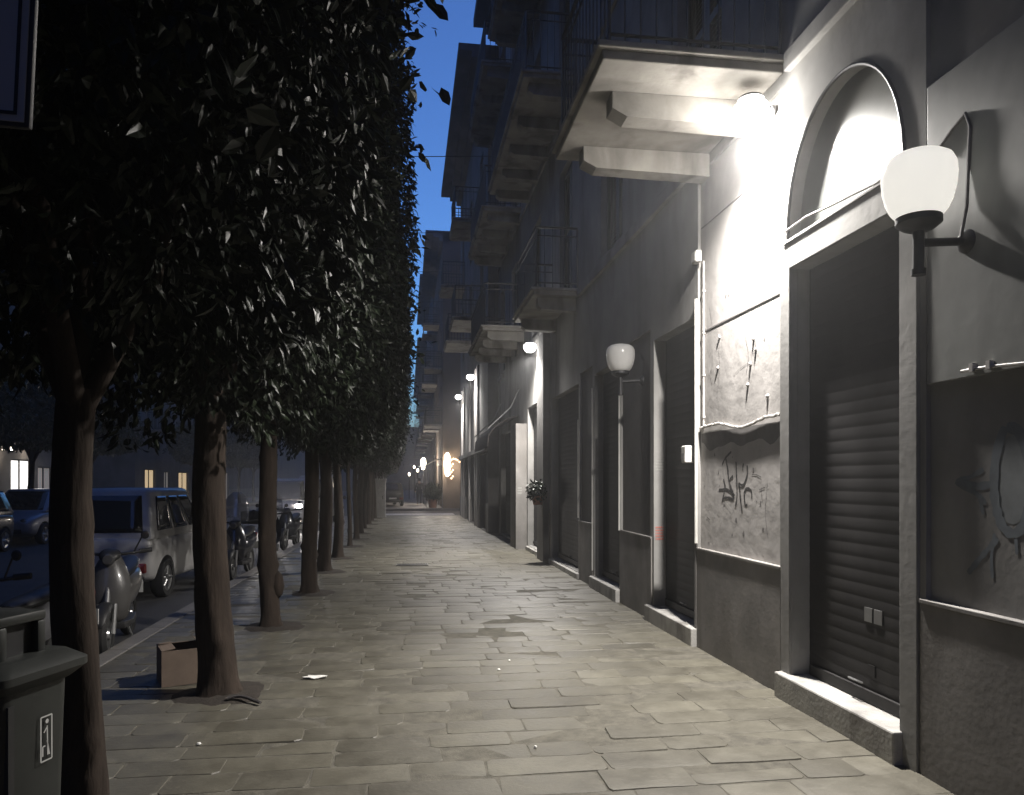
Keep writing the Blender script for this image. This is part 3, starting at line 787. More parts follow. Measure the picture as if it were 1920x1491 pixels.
# hanging plant beside the lit doorway
hp = empty('hanging_plant', (WX - .22, 14.6, 1.25), 0, 'dark bushy plant pot hanging on the wall beside the lit doorway', 'plant')
b = MB(); b.lathe([(0, -.12), (.09, -.12), (.13, .06), (.12, .06), (.085, -.1), (0, -.1)], (0, 0, 0), 16); b.build('pot', M['terracotta'], hp)
def leaf_cloud(n, fn, L, W_, seed, name, m, parent, droop=.6):
    rr = random.Random(seed); vs = []; fs = []
    for k in range(n):
        p, nn = fn(rr)
        ax = (nn * rr.uniform(.2, .9) + Vector((rr.gauss(0, .5), rr.gauss(0, .5), rr.gauss(-droop, .45)))).normalized()
        nr = (nn + Vector((rr.gauss(0, .5), rr.gauss(0, .5), rr.gauss(.25, .5))))
        sd = ax.cross(nr)
        if sd.length < 1e-4: continue
        sd.normalize(); up = sd.cross(ax)
        l = L * rr.uniform(.5, 1.3); w_ = W_ * rr.uniform(.7, 1.2)
        i = len(vs); q = w_ / 2
        vs += [tuple(p), tuple(p + ax * l * .3 + sd * q * .92 + up * q * .3), tuple(p + ax * l * .65 + sd * q * .8 + up * (q * .2 - l * .04)), tuple(p + ax * l - up * l * .14),
               tuple(p + ax * l * .65 - sd * q * .8 + up * (q * .2 - l * .04)), tuple(p + ax * l * .3 - sd * q * .92 + up * q * .3), tuple(p + ax * l * .5)]
        fs += [(i, i + 1, i + 6), (i + 1, i + 2, i + 6), (i + 2, i + 3, i + 6), (i, i + 6, i + 5), (i + 6, i + 4, i + 5), (i + 6, i + 3, i + 4)]
    me = bpy.data.meshes.new(name); me.from_pydata(vs, [], fs); me.update(); me.materials.append(m)
    o = bpy.data.objects.new(name, me); COL.objects.link(o)
    if parent: o.parent = parent
    return o
def ball(r, c):
    def fn(rr):
        d = Vector((rr.gauss(0, 1), rr.gauss(0, 1), rr.gauss(0, 1))).normalized()
        return Vector(c) + d * r * rr.uniform(.5, 1.05), d
    return fn
leaf_cloud(500, ball(.2, (0, 0, .16)), .09, .045, 3, 'foliage', M['leaf'], hp)
b = MB(); b.tube([(.0, 0, .06), (.1, 0, .3), (.2, 0, .34)], .008, 6); b.build('hook', M['iron'], hp)

# ------------------------------------------------------------------ further buildings on the right
def building(name, label, X, y0, y1, top, m, nx, floors, wy_list, ground, bal=1.0, corn=.7, depth=9.0, balc_skip=()):
    root = empty(name, (0, 0, 0), 0, label, 'building')
    holes = []; wl = []
    for zf in floors:
        for yc in wy_list:
            q = (yc - .55, yc + .55, zf + .04, zf + 2.4); wl.append(q); holes.append((*q, .2))
    for g in ground: holes.append((*g[:4], .18))
    b = MB(); facade(b, X, y0, y1, -.02, top, holes, nx, depth); b.build('wall', m, root, smooth=False)
    for q in wl: window_part(root, X, *q, nx, .2)
    for g in ground:
        mt = g[4]; x2 = X - nx * .13
        if mt == 'shutter':
            bb = MB(); n = 26; hgt = (g[3] - g[2]) / n
            for k in range(n): bb.box(min(x2, x2 + nx * .01), max(x2, x2 + nx * .01), g[0] + .003, g[1] - .003, g[2] + k * hgt + .003, g[2] + (k + 1) * hgt - .003)
            bb.box(min(x2, x2 - nx * .02), max(x2, x2 - nx * .02), g[0] + .003, g[1] - .003, g[2], g[3])
            bb.build('roller_shutter', M['shutter'], root, smooth=False)
        else:
            bb = MB(); bb.box(min(x2, x2 + nx * .01), max(x2, x2 + nx * .01), g[0] + .06, g[1] - .06, g[2] + .06, g[3] - .06)
            pn = bb.build('shop_window', M[mt], root, smooth=False)
            bb = MB(); xa, xb_ = sorted((x2, x2 + nx * .05)); ym = (g[0] + g[1]) / 2
            for (a, e, p, q) in ((g[0], g[0] + .058, g[2], g[3]), (g[1] - .058, g[1], g[2], g[3]), (g[0] + .058, g[1] - .058, g[2], g[2] + .058), (g[0] + .058, g[1] - .058, g[3] - .058, g[3]), (ym - .03, ym + .03, g[2] + .058, g[3] - .058)):
                bb.box(xa, xb_, a, e, p, q)
            bb.build('frame', M['iron'], pn, smooth=False)
    for j, zf in enumerate(floors):
        for k, yc in enumerate(wy_list):
            if bal and (k + j) % 3 != 2: balcony(root, X, yc - 1.0, yc + 1.0, zf, bal, nx, brackets=False)
    b = MB()
    for o_, z0, z1 in ((.2, top - .5, top - .3), (corn * .55, top - .3, top - .12), (corn, top - .12, top + .1)):
        xa, xb_ = sorted((X + nx * o_, X - nx * 1.0)); b.box(xa, xb_, y0, y1, z0 + .001, z1)
    b.build('cornice', M['plaster_dark'], root, smooth=False)
    b = MB(); xa, xb_ = sorted((X + nx * .03, X - nx * .02)); gl = sorted(ground, key=lambda g: g[0]); yy = y0
    for g in gl:
        if g[0] - yy > .1:
            b = MB(); b.box(xa, xb_, yy, g[0] - .003, -.02, .9); b.build('dado', M['dado'], root, smooth=False)
        yy = g[1] + .003
    if y1 - yy > .1:
        b = MB(); b.box(xa, xb_, yy, y1, -.02, .9); b.build('dado', M['dado'], root, smooth=False)
    return root
B2 = building('apartment_building', 'dark tall apartment block with balconies directly beyond the long grey building', X2, 22.82, 34.8, 14.9, M['plaster_dark'], -1,
         (6.8 - 3.1 + .0, 6.8, 9.9), (24.6, 27.4, 30.2, 33.2), [(23.3, 24.9, .02, 2.5, 'shutter'), (26.9, 28.6, .02, 2.5, 'shutter'), (30.0, 31.6, .02, 2.5, 'shutter')], bal=.9, corn=.9) if False else None
B2 = building('apartment_building', 'dark tall apartment block with balconies directly beyond the long grey building', X2, 22.82, 34.8, 14.9, M['plaster_dark'], -1,
         (6.85, 10.0), (24.8, 28.9, 33.0), [(23.3, 25.3, .02, 2.5, 'shutter'), (27.2, 28.9, .02, 2.5, 'shutter'), (29.6, 31.4, .02, 2.5, 'shutter')], bal=1.0, corn=.9)
for yy in (25.7, 26.6, 29.2, 32.0, 33.2):
    b = MB(); b.box(X2 - .07, X2 + .02, yy, yy + .35, -.02, 5.6); b.build('pilaster', M['panel'], B2, smooth=False, bevel=.01)
b = MB(); b.box(X2 - .1, X2 + .02, 22.83, 34.8, 2.56, 2.72); b.build('string_course', M['plaster'], B2, smooth=False)
B3 = building('apartment_building', 'warm lit corner apartment block beyond the crossing with lit cafe front', 2.05, 44.0, 58.0, 16.2, M['plaster_warm'], -1,
         (5.0, 8.4, 11.8), (46, 49.5, 53, 56), [(45, 46.8, .02, 2.6, 'shop_warm'), (48.2, 50, .02, 2.6, 'shop_dim'), (52, 54, .02, 2.6, 'shutter')], bal=1.0, corn=1.0)
B4 = building('apartment_building', 'dark apartment block second beyond the crossing on the right', 1.95, 58.1, 76.0, 17.5, M['plaster_dark'], -1,
         (5.0, 8.4, 11.8), (60, 64, 68, 72), [(61, 63, .02, 2.6, 'shutter'), (66, 68, .02, 2.6, 'shutter')], bal=1.1, corn=1.0)
B5 = building('apartment_building', 'farthest dark apartment block at the vanishing end of the street', 2.0, 76.1, 130.0, 16.0, M['plaster_dark'], -1,
         (5.0, 8.4, 11.8), (80, 88, 96, 104, 112), [(82, 84, .02, 2.6, 'shop_dim'), (90, 92, .02, 2.6, 'shutter')], bal=1.1, corn=1.0)
# left side of the street
A1 = building('apartment_building', 'dark apartment block across the road with one bright white doorway', -15.0, -30, 34.6, 19.5, M['plaster_dark'], 1,
         (4.6, 8.0, 11.4, 14.8), (0, 5, 10, 15, 20, 24, 28, 32), [(30.9, 32.5, .02, 2.45, 'shop_lit'), (27.0, 29.6, .02, 2.2, 'shop_dim'), (33.0, 34.3, .02, 2.2, 'shop_dim'), (22, 24, .02, 2.4, 'shutter'), (16, 18, .02, 2.4, 'shutter')], bal=.8)
A2 = building('apartment_building', 'dark apartment block across the road beyond the side street with warm lit windows', -15.0, 44, 110, 19.0, M['plaster_dark'], 1,
         (4.6, 8.0, 11.4, 14.8), (47, 53, 60, 68, 76, 84), [(45.6, 47.4, .02, 2.3, 'shop_warm'), (49.0, 50.2, .02, 2.2, 'shop_dim'), (52.0, 54.2, .02, 2.2, 'shop_warm'), (64, 66, .02, 2.3, 'shop_dim')], bal=.8)
add_light('doorway_light', 'POINT', (-14.3, 31.7, 1.8), 18, (1, .97, .93), .3, A1)

# small lamps over the shops across the road
for (yy, lab) in ((30.0, 'small bright lamp above the far shops left of the white doorway'), (31.9, 'yellowish dome lamp above the bright white doorway across the road')):
    r0 = empty('shop_lamp', (-14.65, yy, 2.75), 0, lab, 'wall lamp')
    b = MB(); b.lathe([(0, .12), (.12, .1), (.2, .0), (.0, .0)], (0, 0, 0), 16); b.build('dome', M['lamp_warm'], r0)
    b = MB(); b.tube([(-.349, 0, .2), (0, 0, .2), (0, 0, .11)], .02, 6); b.build('arm', M['iron'], r0)

E1 = building('apartment_building', 'dark block closing the far end of the street', -16.0, 131, 150, 17.0, M['plaster_dark'], 1, (), (), [], bal=0, depth=-30) if False else None
b = MB(); b.box(-40, 40, 131, 145, -.2, 11); eb = b.build('end_building', M['plaster_dark'], smooth=False)
tag(eb, 'dark block closing the far end of the street', 'building')
# ------------------------------------------------------------------ cafe beyond the crossing
pa = empty('cafe_awning', (2.047, 47.2, 0), 0, 'pale lit awning over the cafe front of the warm corner block', 'awning')
b = MB(); P = [(0, 3.0), (-.45, 2.86), (-.95, 2.58), (-.95, 2.30), (-.935, 2.30), (-.935, 2.56), (-.44, 2.83), (0, 2.97)]
i = len(b.v); m_ = len(P)
for yy in (-1.7, 0, 1.7): b.v += [(x, yy, z) for x, z in P]
for r_ in range(2):
    for k in range(m_): b.f.append((i + r_ * m_ + k, i + r_ * m_ + (k + 1) % m_, i + (r_ + 1) * m_ + (k + 1) % m_, i + (r_ + 1) * m_ + k))
b.f.append(tuple(range(i, i + m_))); b.f.append(tuple(range(i + 2 * m_, i + 3 * m_)))
b.build('canopy', M['parasol'], pa, angle=.9)
for yy in (-1.66, 1.66):
    b = MB(); b.tube([(-.93, yy, 0), (-.93, yy, 2.32)], .025, 8); b.build('post', M['grey_metal'], pa)
for k, (x, y, z, p, lab) in enumerate(((1.10, 52.5, 2.8, 420, 'blazing cafe lamp left of the pale awning beyond the crossing'), (2.30, 43.72, 2.55, 130, 'tall bright wall lantern on the warm corner block beside the awning'))):
    r0 = empty('cafe_lantern', (x, y, z), 0, lab, 'lantern')
    hgt = .42 if k == 0 else .70
    b = MB(); b.lathe([(0, -hgt), (.1, -hgt * .9), (.19, 0), (.16, hgt * .7), (.06, hgt), (0, hgt)], (0, 0, 0), 16); b.build('glass', M['lamp_warm'], r0)
    if k == 0:
        b = MB(); b.tube([(0, 0, -z), (0, 0, -hgt)], .04, 8); b.build('post', M['iron'], r0)
    else:
        b = MB(); b.tube([(0, .279, hgt + .1), (.0, 0, hgt + .1), (0, 0, hgt)], .02, 8); b.build('bracket', M['iron'], r0)
    add_light('lantern_light', 'POINT', (-.1, -.45, -.1), p, (1, .88, .76), .15, r0)
for k, (x, y, z, lab) in enumerate(((.80, 60.0, 2.46, 'tiny bright post lamp just left of the walking person'), (.15, 66.0, 2.2, 'tiny post lamp farthest left at the end of the street'), (.62, 70.0, 2.9, 'tiny high post lamp at the very end of the street'))):
    r0 = empty('post_lamp', (x, y, 0), 0, lab, 'lamp', 'small lamps at the street end')
    b = MB(); b.tube([(0, 0, 0), (0, 0, z - .15)], .04, 8); b.build('post', M['iron'], r0)
    b = MB(); b.lathe([(0, z - .16), (.06, z - .12), (.1, z), (.06, z + .1), (0, z + .12)], (0, 0, 0), 14); b.build('globe', M['lamp_warm'], r0)
sl = empty('string_lights', (2.65, 43.9, 0), 0, 'string of small orange bulbs hanging on the warm street corner', 'string lights')
for k in range(16):
    b = MB(); zz = 1.75 + .12 * k if k < 10 else 2.9 - .02 * (k - 10) ** 2; xx = -.1 + (.1 * math.sin(k * 2.1) if k < 10 else .12 * (k - 9))
    b.lathe([(0, -.045), (.03, -.03), (.04, 0), (.025, .04), (0, .05)], (xx, -.05, zz), 8); b.build('bulb', M['bulb_warm'], sl)
b = MB(); b.tube([(-.1, -.03, 1.7), (-.1, -.03, 2.9), (.7, -.03, 2.2)], .008, 5); b.build('wire', M['cable'], sl)
ps = empty('potted_shrub', (1.5, 44.9, 0), 0, 'dark potted shrub at the lit street corner beyond the crossing', 'plant')
b = MB(); b.lathe([(0, 0), (.22, 0), (.3, .5), (.27, .5), (.2, .06), (0, .06)], (0, 0, 0), 16); b.build('pot', M['terracotta'], ps)
leaf_cloud(1400, ball(.55, (0, 0, .95)), .14, .06, 5, 'foliage', M['leaf'], ps)
# utility cabinet at the pavement end
uc = empty('utility_cabinet', (-1.25, 33.2, 0), 0, 'tall grey utility cabinet at the end of the tree row', 'utility cabinet')
b = MB(); b.box(-.3, .3, -.22, .22, .06, 1.62); b.box(-.33, .33, -.25, .25, 0, .06); b.build('case', M['cabinet'], uc, smooth=False, bevel=.012)
b = MB(); b.box(-.34, .34, -.26, .26, 1.621, 1.70); b.build('cap', M['cabinet'], uc, smooth=False, bevel=.02)
b = MB(); b.box(-.26, .26, -.232, -.221, .15, 1.55); dr = b.build('door', M['cabinet'], uc, smooth=False, bevel=.004)
b = MB(); b.box(.17, .2, -.25, -.233, .8, .95); b.build('handle', M['iron'], dr, smooth=False)

# ------------------------------------------------------------------ trees
def superr(d, ex, p=3.2):
    return 1.0 / ((abs(d.x / ex[0]) ** p + abs(d.y / ex[1]) ** p + abs(d.z / ex[2]) ** p) ** (1 / p))
def crown_fn(ex, c, seed):
    off = Vector((seed * 7.3, seed * 3.1, seed * 1.7))
    def fn(rr):
        # sample evenly over the box-like surface: pick a face-weighted direction
        while True:
            q = Vector((rr.uniform(-1, 1) * ex[0], rr.uniform(-1, 1) * ex[1], rr.uniform(-1, 1) * ex[2]))
            if q.length > .1: break
        a = max(range(3), key=lambda k: abs(q[k]) / ex[k])
        if rr.random() < .75:
            s = ex[a] / abs(q[a]); q = q * s
        d = q.normalized(); r = superr(d, ex); 
        base = d * min(r, q.length)
        f = 1.0 + .13 * noise.noise(base * .9 + off) + .11 * noise.noise(base * 2.4 + off)
        inn = rr.random() ** 2.2 * .45
        p = base * f * (1 - inn * .55)
        nn = Vector((d.x / ex[0] ** 2, d.y / ex[1] ** 2, d.z / ex[2] ** 2)).normalized()
        return p + Vector(c), nn
    return fn
EX = (1.36, 1.42, 3.2); CC = (-0.02, 0, 5.35)
def make_crown(seed, n=36000, ex=EX, cc=CC, L=.10, W_=.044, m=None, sprigs=40, core=4000):
    fn = crown_fn(ex, cc, seed); o = leaf_cloud(n, fn, L, W_, seed, 'crown', m or M['leaf'], None)
    rr = random.Random(seed + 50)
    # inner coarse leaves and outer sprigs joined into the same crown mesh
    vs = []; fs = []
    def addleaf(p, ax, sd, l, w_):
        i = len(vs); up = sd.cross(ax); q = w_ / 2
        vs.extend([tuple(p), tuple(p + ax * l * .3 + sd * q), tuple(p + ax * l * .65 + sd * q * .85), tuple(p + ax * l - up * l * .1), tuple(p + ax * l * .65 - sd * q * .85), tuple(p + ax * l * .3 - sd * q)])
        fs.extend([(i, i + 1, i + 2, i + 3), (i, i + 3, i + 4, i + 5)])
    for k in range(core):
        q = Vector((rr.uniform(-.7, .7) * ex[0], rr.uniform(-.7, .7) * ex[1], rr.uniform(-.8, .85) * ex[2])) + Vector(cc)
        ax = Vector((rr.gauss(0, 1), rr.gauss(0, 1), rr.gauss(0, 1))).normalized(); sd = ax.orthogonal().normalized()
        addleaf(q, ax, sd, .16, .085)
    for k in range(sprigs):
        side = rr.choice((1, 1, -1)); z = rr.uniform(-.75, 1.0) * ex[2]; yy = rr.uniform(-1, 1) * ex[1]
        p = Vector((side * ex[0] * .92, yy, z)) + Vector(cc)
        if rr.random() < .25: p = Vector((rr.uniform(-1, 1) * ex[0], yy, ex[2] * .95)) + Vector(cc)
        d = Vector((side * 1.0, rr.gauss(0, .4), rr.uniform(-.3, .9))).normalized(); Ls = rr.uniform(.15, .5)
        for j in range(9):
            t = j / 8; q = p + d * Ls * t + Vector((0, 0, -.12 * t * t))
            ax = (d * .6 + Vector((rr.gauss(0, .6), rr.gauss(0, .6), rr.gauss(-.2, .6)))).normalized()
            sd = ax.cross(Vector((rr.gauss(0, 1), rr.gauss(0, 1), 1))).normalized()
            addleaf(q, ax, sd, L * 1.05, W_ * 1.1)
    me = o.data; V0 = [tuple(v.co) for v in me.vertices]; F0 = [tuple(p.vertices) for p in me.polygons]; n0 = len(V0)
    me2 = bpy.data.meshes.new('crown'); me2.from_pydata(V0 + vs, [], F0 + [tuple(n0 + k for k in f) for f in fs]); me2.update(); me2.materials.append(m or M['leaf'])
    bpy.data.objects.remove(o); bpy.data.meshes.remove(me)
    return me2
def make_trunk(seed, r, zf, tall, lean=(0, 0)):
    rr = random.Random(seed); b = MB(); pts = []; rad = []
    n, m = 34, 18; rings = []; knots = [(rr.uniform(.25, zf - .2), rr.uniform(0, 6.28), rr.uniform(.05, .11)) for _ in range(5)]
    for k in range(n + 1):
        t = k / n; z = -.02 + (zf + .02) * t
        cx = lean[0] * t + .022 * math.sin(t * 5 + seed); cy = lean[1] * t + .022 * math.cos(t * 4 + seed); pts.append((cx, cy, z))
        base = r * (1.12 - .24 * t + .42 * math.exp(-z / .07) * (z < .5)); ring = []
        for q in range(m):
            a = 2 * math.pi * q / m; d = Vector((math.cos(a), math.sin(a), 0))
            f = 1 + .13 * noise.noise(Vector((d.x * 1.3 + seed * 5, d.y * 1.3, z * 1.6))) + .07 * noise.noise(Vector((d.x * 3 + seed, d.y * 3, z * 5)))
            if z < .25: f += .12 * math.cos(a * 4 + seed) * (1 - z / .25)
            for (kz, ka, kr) in knots:
                da = (a - ka + math.pi) % (2 * math.pi) - math.pi
                f += .28 * math.exp(-((z - kz) ** 2 + (da * r) ** 2) / (kr * .5) ** 2)
            ring.append((cx + d.x * base * f, cy + d.y * base * f, z))
        rings.append(ring)
    b.loft(rings)
    top = Vector(pts[-1])
    for k in range(4):
        a = k * math.pi / 2 + rr.uniform(-.4, .4); L = rr.uniform(.8, 1.2)
        p1 = top + Vector((math.cos(a) * .30, math.sin(a) * .30, .5)); p2 = top + Vector((math.cos(a) * .55 * L, math.sin(a) * .55 * L, 1.5)); p3 = top + Vector((math.cos(a) * .75 * L, math.sin(a) * .75 * L, tall * .62))
        b.tube([top - Vector((0, 0, .12)), p1, p2, p3], [r * .62, r * .48, r * .34, r * .1], 8)
    b.tube([top - Vector((0, 0, .1)), top + Vector((.04, .03, 1.5)), top + Vector((.0, .05, tall * .75))], [r * .6, r * .4, r * .1], 8)
    return b
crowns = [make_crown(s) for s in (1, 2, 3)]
ords = ['first', 'second', 'third', 'fourth', 'fifth', 'sixth', 'seventh', 'eighth', 'ninth', 'tenth', 'eleventh', 'twelfth', 'thirteenth']
rads = [.088, .118, .095, .105, .105, .09, .05, .068, .085, .085, .09, .085, .09]
for k, ty in enumerate(TREE_Y):
    extra = {0: 'tall clipped tree rising right behind the litter bin, first of the kerb row', 1: 'tall clipped tree with thick trunk beside the cardboard box',
             2: 'tall clipped tree with a knotty swollen trunk base, third from the litter bin'}.get(k, f'tall clipped dark tree, {ords[k]} along the kerb row from the litter bin')
    t = empty('street_tree', (TREE_X + TREE_DX[k], ty, 0), 0, extra, 'tree', 'clipped trees along the near kerb')
    tb = make_trunk(k + 1, rads[k], 2.0 if k == 0 else 2.35, 5.5, ((-.06, 0) if k in (1, 2) else (0, 0)))
    tb.build('trunk', M['bark'], t, angle=1.2)
    if k == 2:
        b = MB(); b.lathe([(0, .30), (.05, .36), (.07, .45), (.05, .56), (0, .62)], (.075, -.03, 0), 10); b.build('burl', M['bark'], t)
    cr = bpy.data.objects.new('crown', crowns[k % 3]); COL.objects.link(cr); cr.parent = t
    cr.rotation_euler = (0, 0, 0 if (k // 3) % 2 == 0 else math.pi)
    cr.scale = (1, 1, 1.0 + .05 * math.sin(k * 2.3))
    cr.location = (-.10 * math.sin(k * 1.9) - .02, 0, -5.35 * .05 * math.sin(k * 2.3))
for k, ty in enumerate((-1.6, -4.0, -6.4, -8.8)):  # unseen trees carrying the row on, added to block sky light from behind
    t = empty('street_tree', (TREE_X - .1, ty, 0), 0, f'tall clipped tree, {ords[k]} of the unseen kerb row added behind the camera to block sky light', 'tree', 'clipped trees along the near kerb')
    make_trunk(k + 40, .09, 2.3, 5.5).build('trunk', M['bark'], t, angle=1.2)
    o = bpy.data.objects.new('crown', crowns[k % 3]); COL.objects.link(o); o.parent = t; o.scale = (.9, .9, 1)
# trees across the road: smaller round crowns
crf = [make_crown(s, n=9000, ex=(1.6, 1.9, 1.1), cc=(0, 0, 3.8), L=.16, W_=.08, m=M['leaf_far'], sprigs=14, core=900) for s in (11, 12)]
tf = make_trunk(33, .09, 2.3, 1.6)
tmesh = None
for k, ty in enumerate((8, 12.5, 17, 21.5, 26, 30.5, 46, 51, 56, 61)):
    t = empty('round_tree', (-12.0, ty, 0), 0, f'small round-crowned tree across the road, {ords[k]} of its row from the left edge', 'tree', 'round trees across the road')
    if tmesh is None: tmesh = tf.build('trunk', M['bark'], t).data
    else:
        o = bpy.data.objects.new('trunk', tmesh); COL.objects.link(o); o.parent = t
    o = bpy.data.objects.new('crown', crf[k % 2]); COL.objects.link(o); o.parent = t; o.rotation_euler = (0, 0, math.pi * (k % 2))
# trees beyond the crossing on the near side
for k, ty in enumerate((47, 52, 58, 65)):
    t = empty('street_tree', (-1.9, ty, 0), 0, f'tall clipped tree beyond the crossing, {ords[k]} after the side street', 'tree', 'trees beyond the crossing')
    o = bpy.data.objects.new('trunk', tmesh); COL.objects.link(o); o.parent = t
    o = bpy.data.objects.new('crown', crowns[k % 3]); COL.objects.link(o); o.parent = t

# ------------------------------------------------------------------ cars
def boolean_cut(body, cutters):
    for cu in cutters:
        md = body.modifiers.new('cut', 'BOOLEAN'); md.operation = 'DIFFERENCE'; md.solver = 'EXACT'; md.object = cu
    dg = bpy.context.evaluated_depsgraph_get(); dg.update()
    me = bpy.data.meshes.new_from_object(body.evaluated_get(dg))
    body.modifiers.clear(); old = body.data; body.data = me
    for cu in cutters:
        m = cu.data; bpy.data.objects.remove(cu); bpy.data.meshes.remove(m)
    me.polygons.foreach_set('use_smooth', [True] * len(me.polygons)); me.set_sharp_from_angle(angle=.6)

def make_car(paint, label, group=None, L=3.65, W=1.56, H=1.46, roof_dark=False, lights=False, cat='car', name='parked_car', van=False):
    """heading +y, origin on the ground at the middle"""
    root = empty(name, (0, 0, 0), 0, label, cat, group)
    hl, hwid = L / 2, W / 2
    belt = .90
    # lower body stations (y, bottom, top, half width)
    if van: stn = [(-hl, .38, .96, .90), (-hl + .06, .28, 1.0, .96), (-hl + .5, .22, 1.02, 1.0), (0, .2, 1.0, 1.0), (hl - 1.0, .2, .98, 1.0), (hl - .35, .22, .88, .97), (hl - .06, .28, .78, .9), (hl, .36, .68, .82)]
    else: stn = [(-hl, .36, .86, .86), (-hl + .07, .27, .93, .93), (-hl + .45, .22, .95, .985), (-.3, .19, .93, 1.0), (.55, .19, .92, 1.0), (hl - .75, .2, .88, .985), (hl - .3, .22, .80, .95), (hl - .06, .28, .70, .86), (hl, .36, .62, .76)]
    rings = []
    for (y, zb, zt, k) in stn:
        h = hwid * k; zm = (zb + zt) / 2
        half = [(h * .86, zb), (h * .97, zb + .07), (h, zm), (h * .975, zt - .08), (h * .90, zt - .012), (h * .6, zt + .012)]
        rings.append([(x, y, z) for x, z in half] + [(-x, y, z) for x, z in half[::-1]])
    b = MB(); b.loft(rings); body = b.build('body', M[paint], root, subsurf=2)
    wr, wy_ = .285, (-hl + .62, hl - .68)
    cut = []
    for y in wy_:
        for sx in (-1, 1):
            c = MB(); c.lathe([(0, -.2), (wr + .055, -.2), (wr + .055, .2), (0, .2)], (sx * (hwid - .02), y, wr), 28, axis='x'); cut.append(c.build('cutter', M['black']))
    boolean_cut(body, cut)
    # cabin as a bevelled frustum
    top = H; yr0, yr1 = (-hl + .06, hl - .78) if not van else (-hl + .02, hl - .55)
    yt0, yt1 = (-hl + .32, hl - 1.5) if not van else (-hl + .08, hl - 1.15)
    wb, wt = hwid * .955, hwid * .76
    zb = belt - .03
    P = [(-wb, yr0, zb), (wb, yr0, zb), (wb, yr1, zb), (-wb, yr1, zb), (-wt, yt0, top), (wt, yt0, top), (wt, yt1, top), (-wt, yt1, top)]
    b = MB(); b.v = P; b.f = [(0, 3, 2, 1), (4, 5, 6, 7), (0, 1, 5, 4), (1, 2, 6, 5), (2, 3, 7, 6), (3, 0, 4, 7)]
    b.build('roof', M['paint_dark' if roof_dark else paint], root, bevel=.075)
    def on_face(q, a0, a1, b0, b1, name, parent=root, m=M['glass_dark'], out=.006, slant=0):
        A, B, C, D = [Vector(P[i]) for i in q]   # A,B bottom ; D,C top
        n = (B - A).cross(D - A).normalized(); cen = sum((Vector(p) for p in P), Vector()) / 8
        if n.dot(A - cen) < 0: n = -n
        def pt(u, v): return (A.lerp(B, u)).lerp(D.lerp(C, u), v) + n * out
        mb = MB(); N = 6
        grid = [[pt(a0 + (a1 - a0) * i / N + slant * (j / N), b0 + (b1 - b0) * j / N) for i in range(N + 1)] for j in range(N + 1)]
        base = len(mb.v)
        for row in grid: mb.v += [tuple(p) for p in row]
        for j in range(N):
            for i in range(N): k = base + j * (N + 1) + i; mb.f.append((k, k + 1, k + N + 2, k + N + 1))
        o = mb.build(name, m, parent, smooth=True, fix=False)
        md = o.modifiers.new('solid', 'SOLIDIFY'); md.thickness = .005; md.offset = 1
        return o
    on_face((0, 1, 5, 4), .09, .91, .16, .86, 'rear_window')
    on_face((3, 2, 6, 7), .07, .93, .10, .90, 'windscreen')
    for q in ((1, 2, 6, 5), (0, 3, 7, 4)):
        if van:
            on_face(q, .62, .93, .16, .84, 'side_window')
        else:
            on_face(q, .09, .34, .18, .84, 'side_window', slant=.03); on_face(q, .38, .62, .18, .84, 'side_window'); on_face(q, .66, .93, .18, .84, 'side_window', slant=-.05)
    # wheels
    for y in wy_:
        for sx in (-1, 1):
            xo = sx * (hwid - .085)
            wm = MB(); pr = [(wr - .09, -.085), (wr - .02, -.09), (wr, -.065), (wr, .065), (wr - .02, .09), (wr - .09, .085)]
            wm.lathe(pr, (xo, y, wr), 28, axis='x', closed=True); tyre = wm.build('wheel', M['rubber'], root)
            rm = MB(); rm.lathe([(0, sx * .06), (.05, sx * .065), (.06, sx * .045), (.12, sx * .05), (wr - .1, sx * .06), (wr - .085, sx * .078), (wr - .085, -sx * .05), (0, -sx * .05)], (xo, y, wr), 28, axis='x')
            for k in range(5):
                t = 2 * math.pi * k / 5; rm.tube([(xo + sx * .068, y + .04 * math.cos(t), wr + .04 * math.sin(t)), (xo + sx * .068, y + (wr - .1) * math.cos(t), wr + (wr - .1) * math.sin(t))], .018, 6)
            rm.build('rim', M['alloy'], tyre)
    # lights
    for sx in (-1, 1):
        b = MB(); x = sx * hwid * .70; y = -hl + .0
        b.box(x - .11, x + .11, y - .012, y + .12, .42, .56) if not van else b.box(x - .07, x + .07, y - .012, y + .1, .55, .9)
        b.build('tail_light', M['red_lens'], root, bevel=.02)
        b = MB(); b.lathe([(0, .05), (.06, .045), (.11, .02), (.13, -.06), (0, -.06)], (sx * hwid * .62, hl - .075, .72 if van else .60), 18, axis='y')
        b.build('headlight', M['headlight_on' if lights else 'clear_lens'], root)
        b = MB(); b.lathe([(0, -.05), (.06, -.04), (.085, 0), (.06, .04), (0, .05)], (sx * (hwid + .07), hl - 1.05, .98), 12, axis='y'); b.build('mirror', M['black'], root)
    b = MB(); b.box(-hwid * .8, hwid * .8, -hl - .02, -hl + .15, .30, .40); b.build('rear_bumper', M['black' if not roof_dark else paint], root, bevel=.03)
    b = MB(); b.box(-hwid * .6, hwid * .6, hl - .2, hl + .012, .33, .45); b.build('grille', M['black'], root, bevel=.02)
    for y, sg in ((-hl - .022, -1), (hl + .014, 1)):
        b = MB(); zc = .5 if sg < 0 else .39
        yy0, yy1 = sorted((y, y + sg * .008)); b.box(-.24, .24, yy0, yy1, zc - .05, zc + .05)
        if sg < 0: b.box(-.1, .1, yy1, -hl + .1, zc - .02, zc + .02)
        b.build('number_plate', M['plate'], root, smooth=False)
    return root
def put(o, x, y, rz, z=RZ): o.location = (x, y, z); o.rotation_euler = (0, 0, rz); return o
PI = math.pi
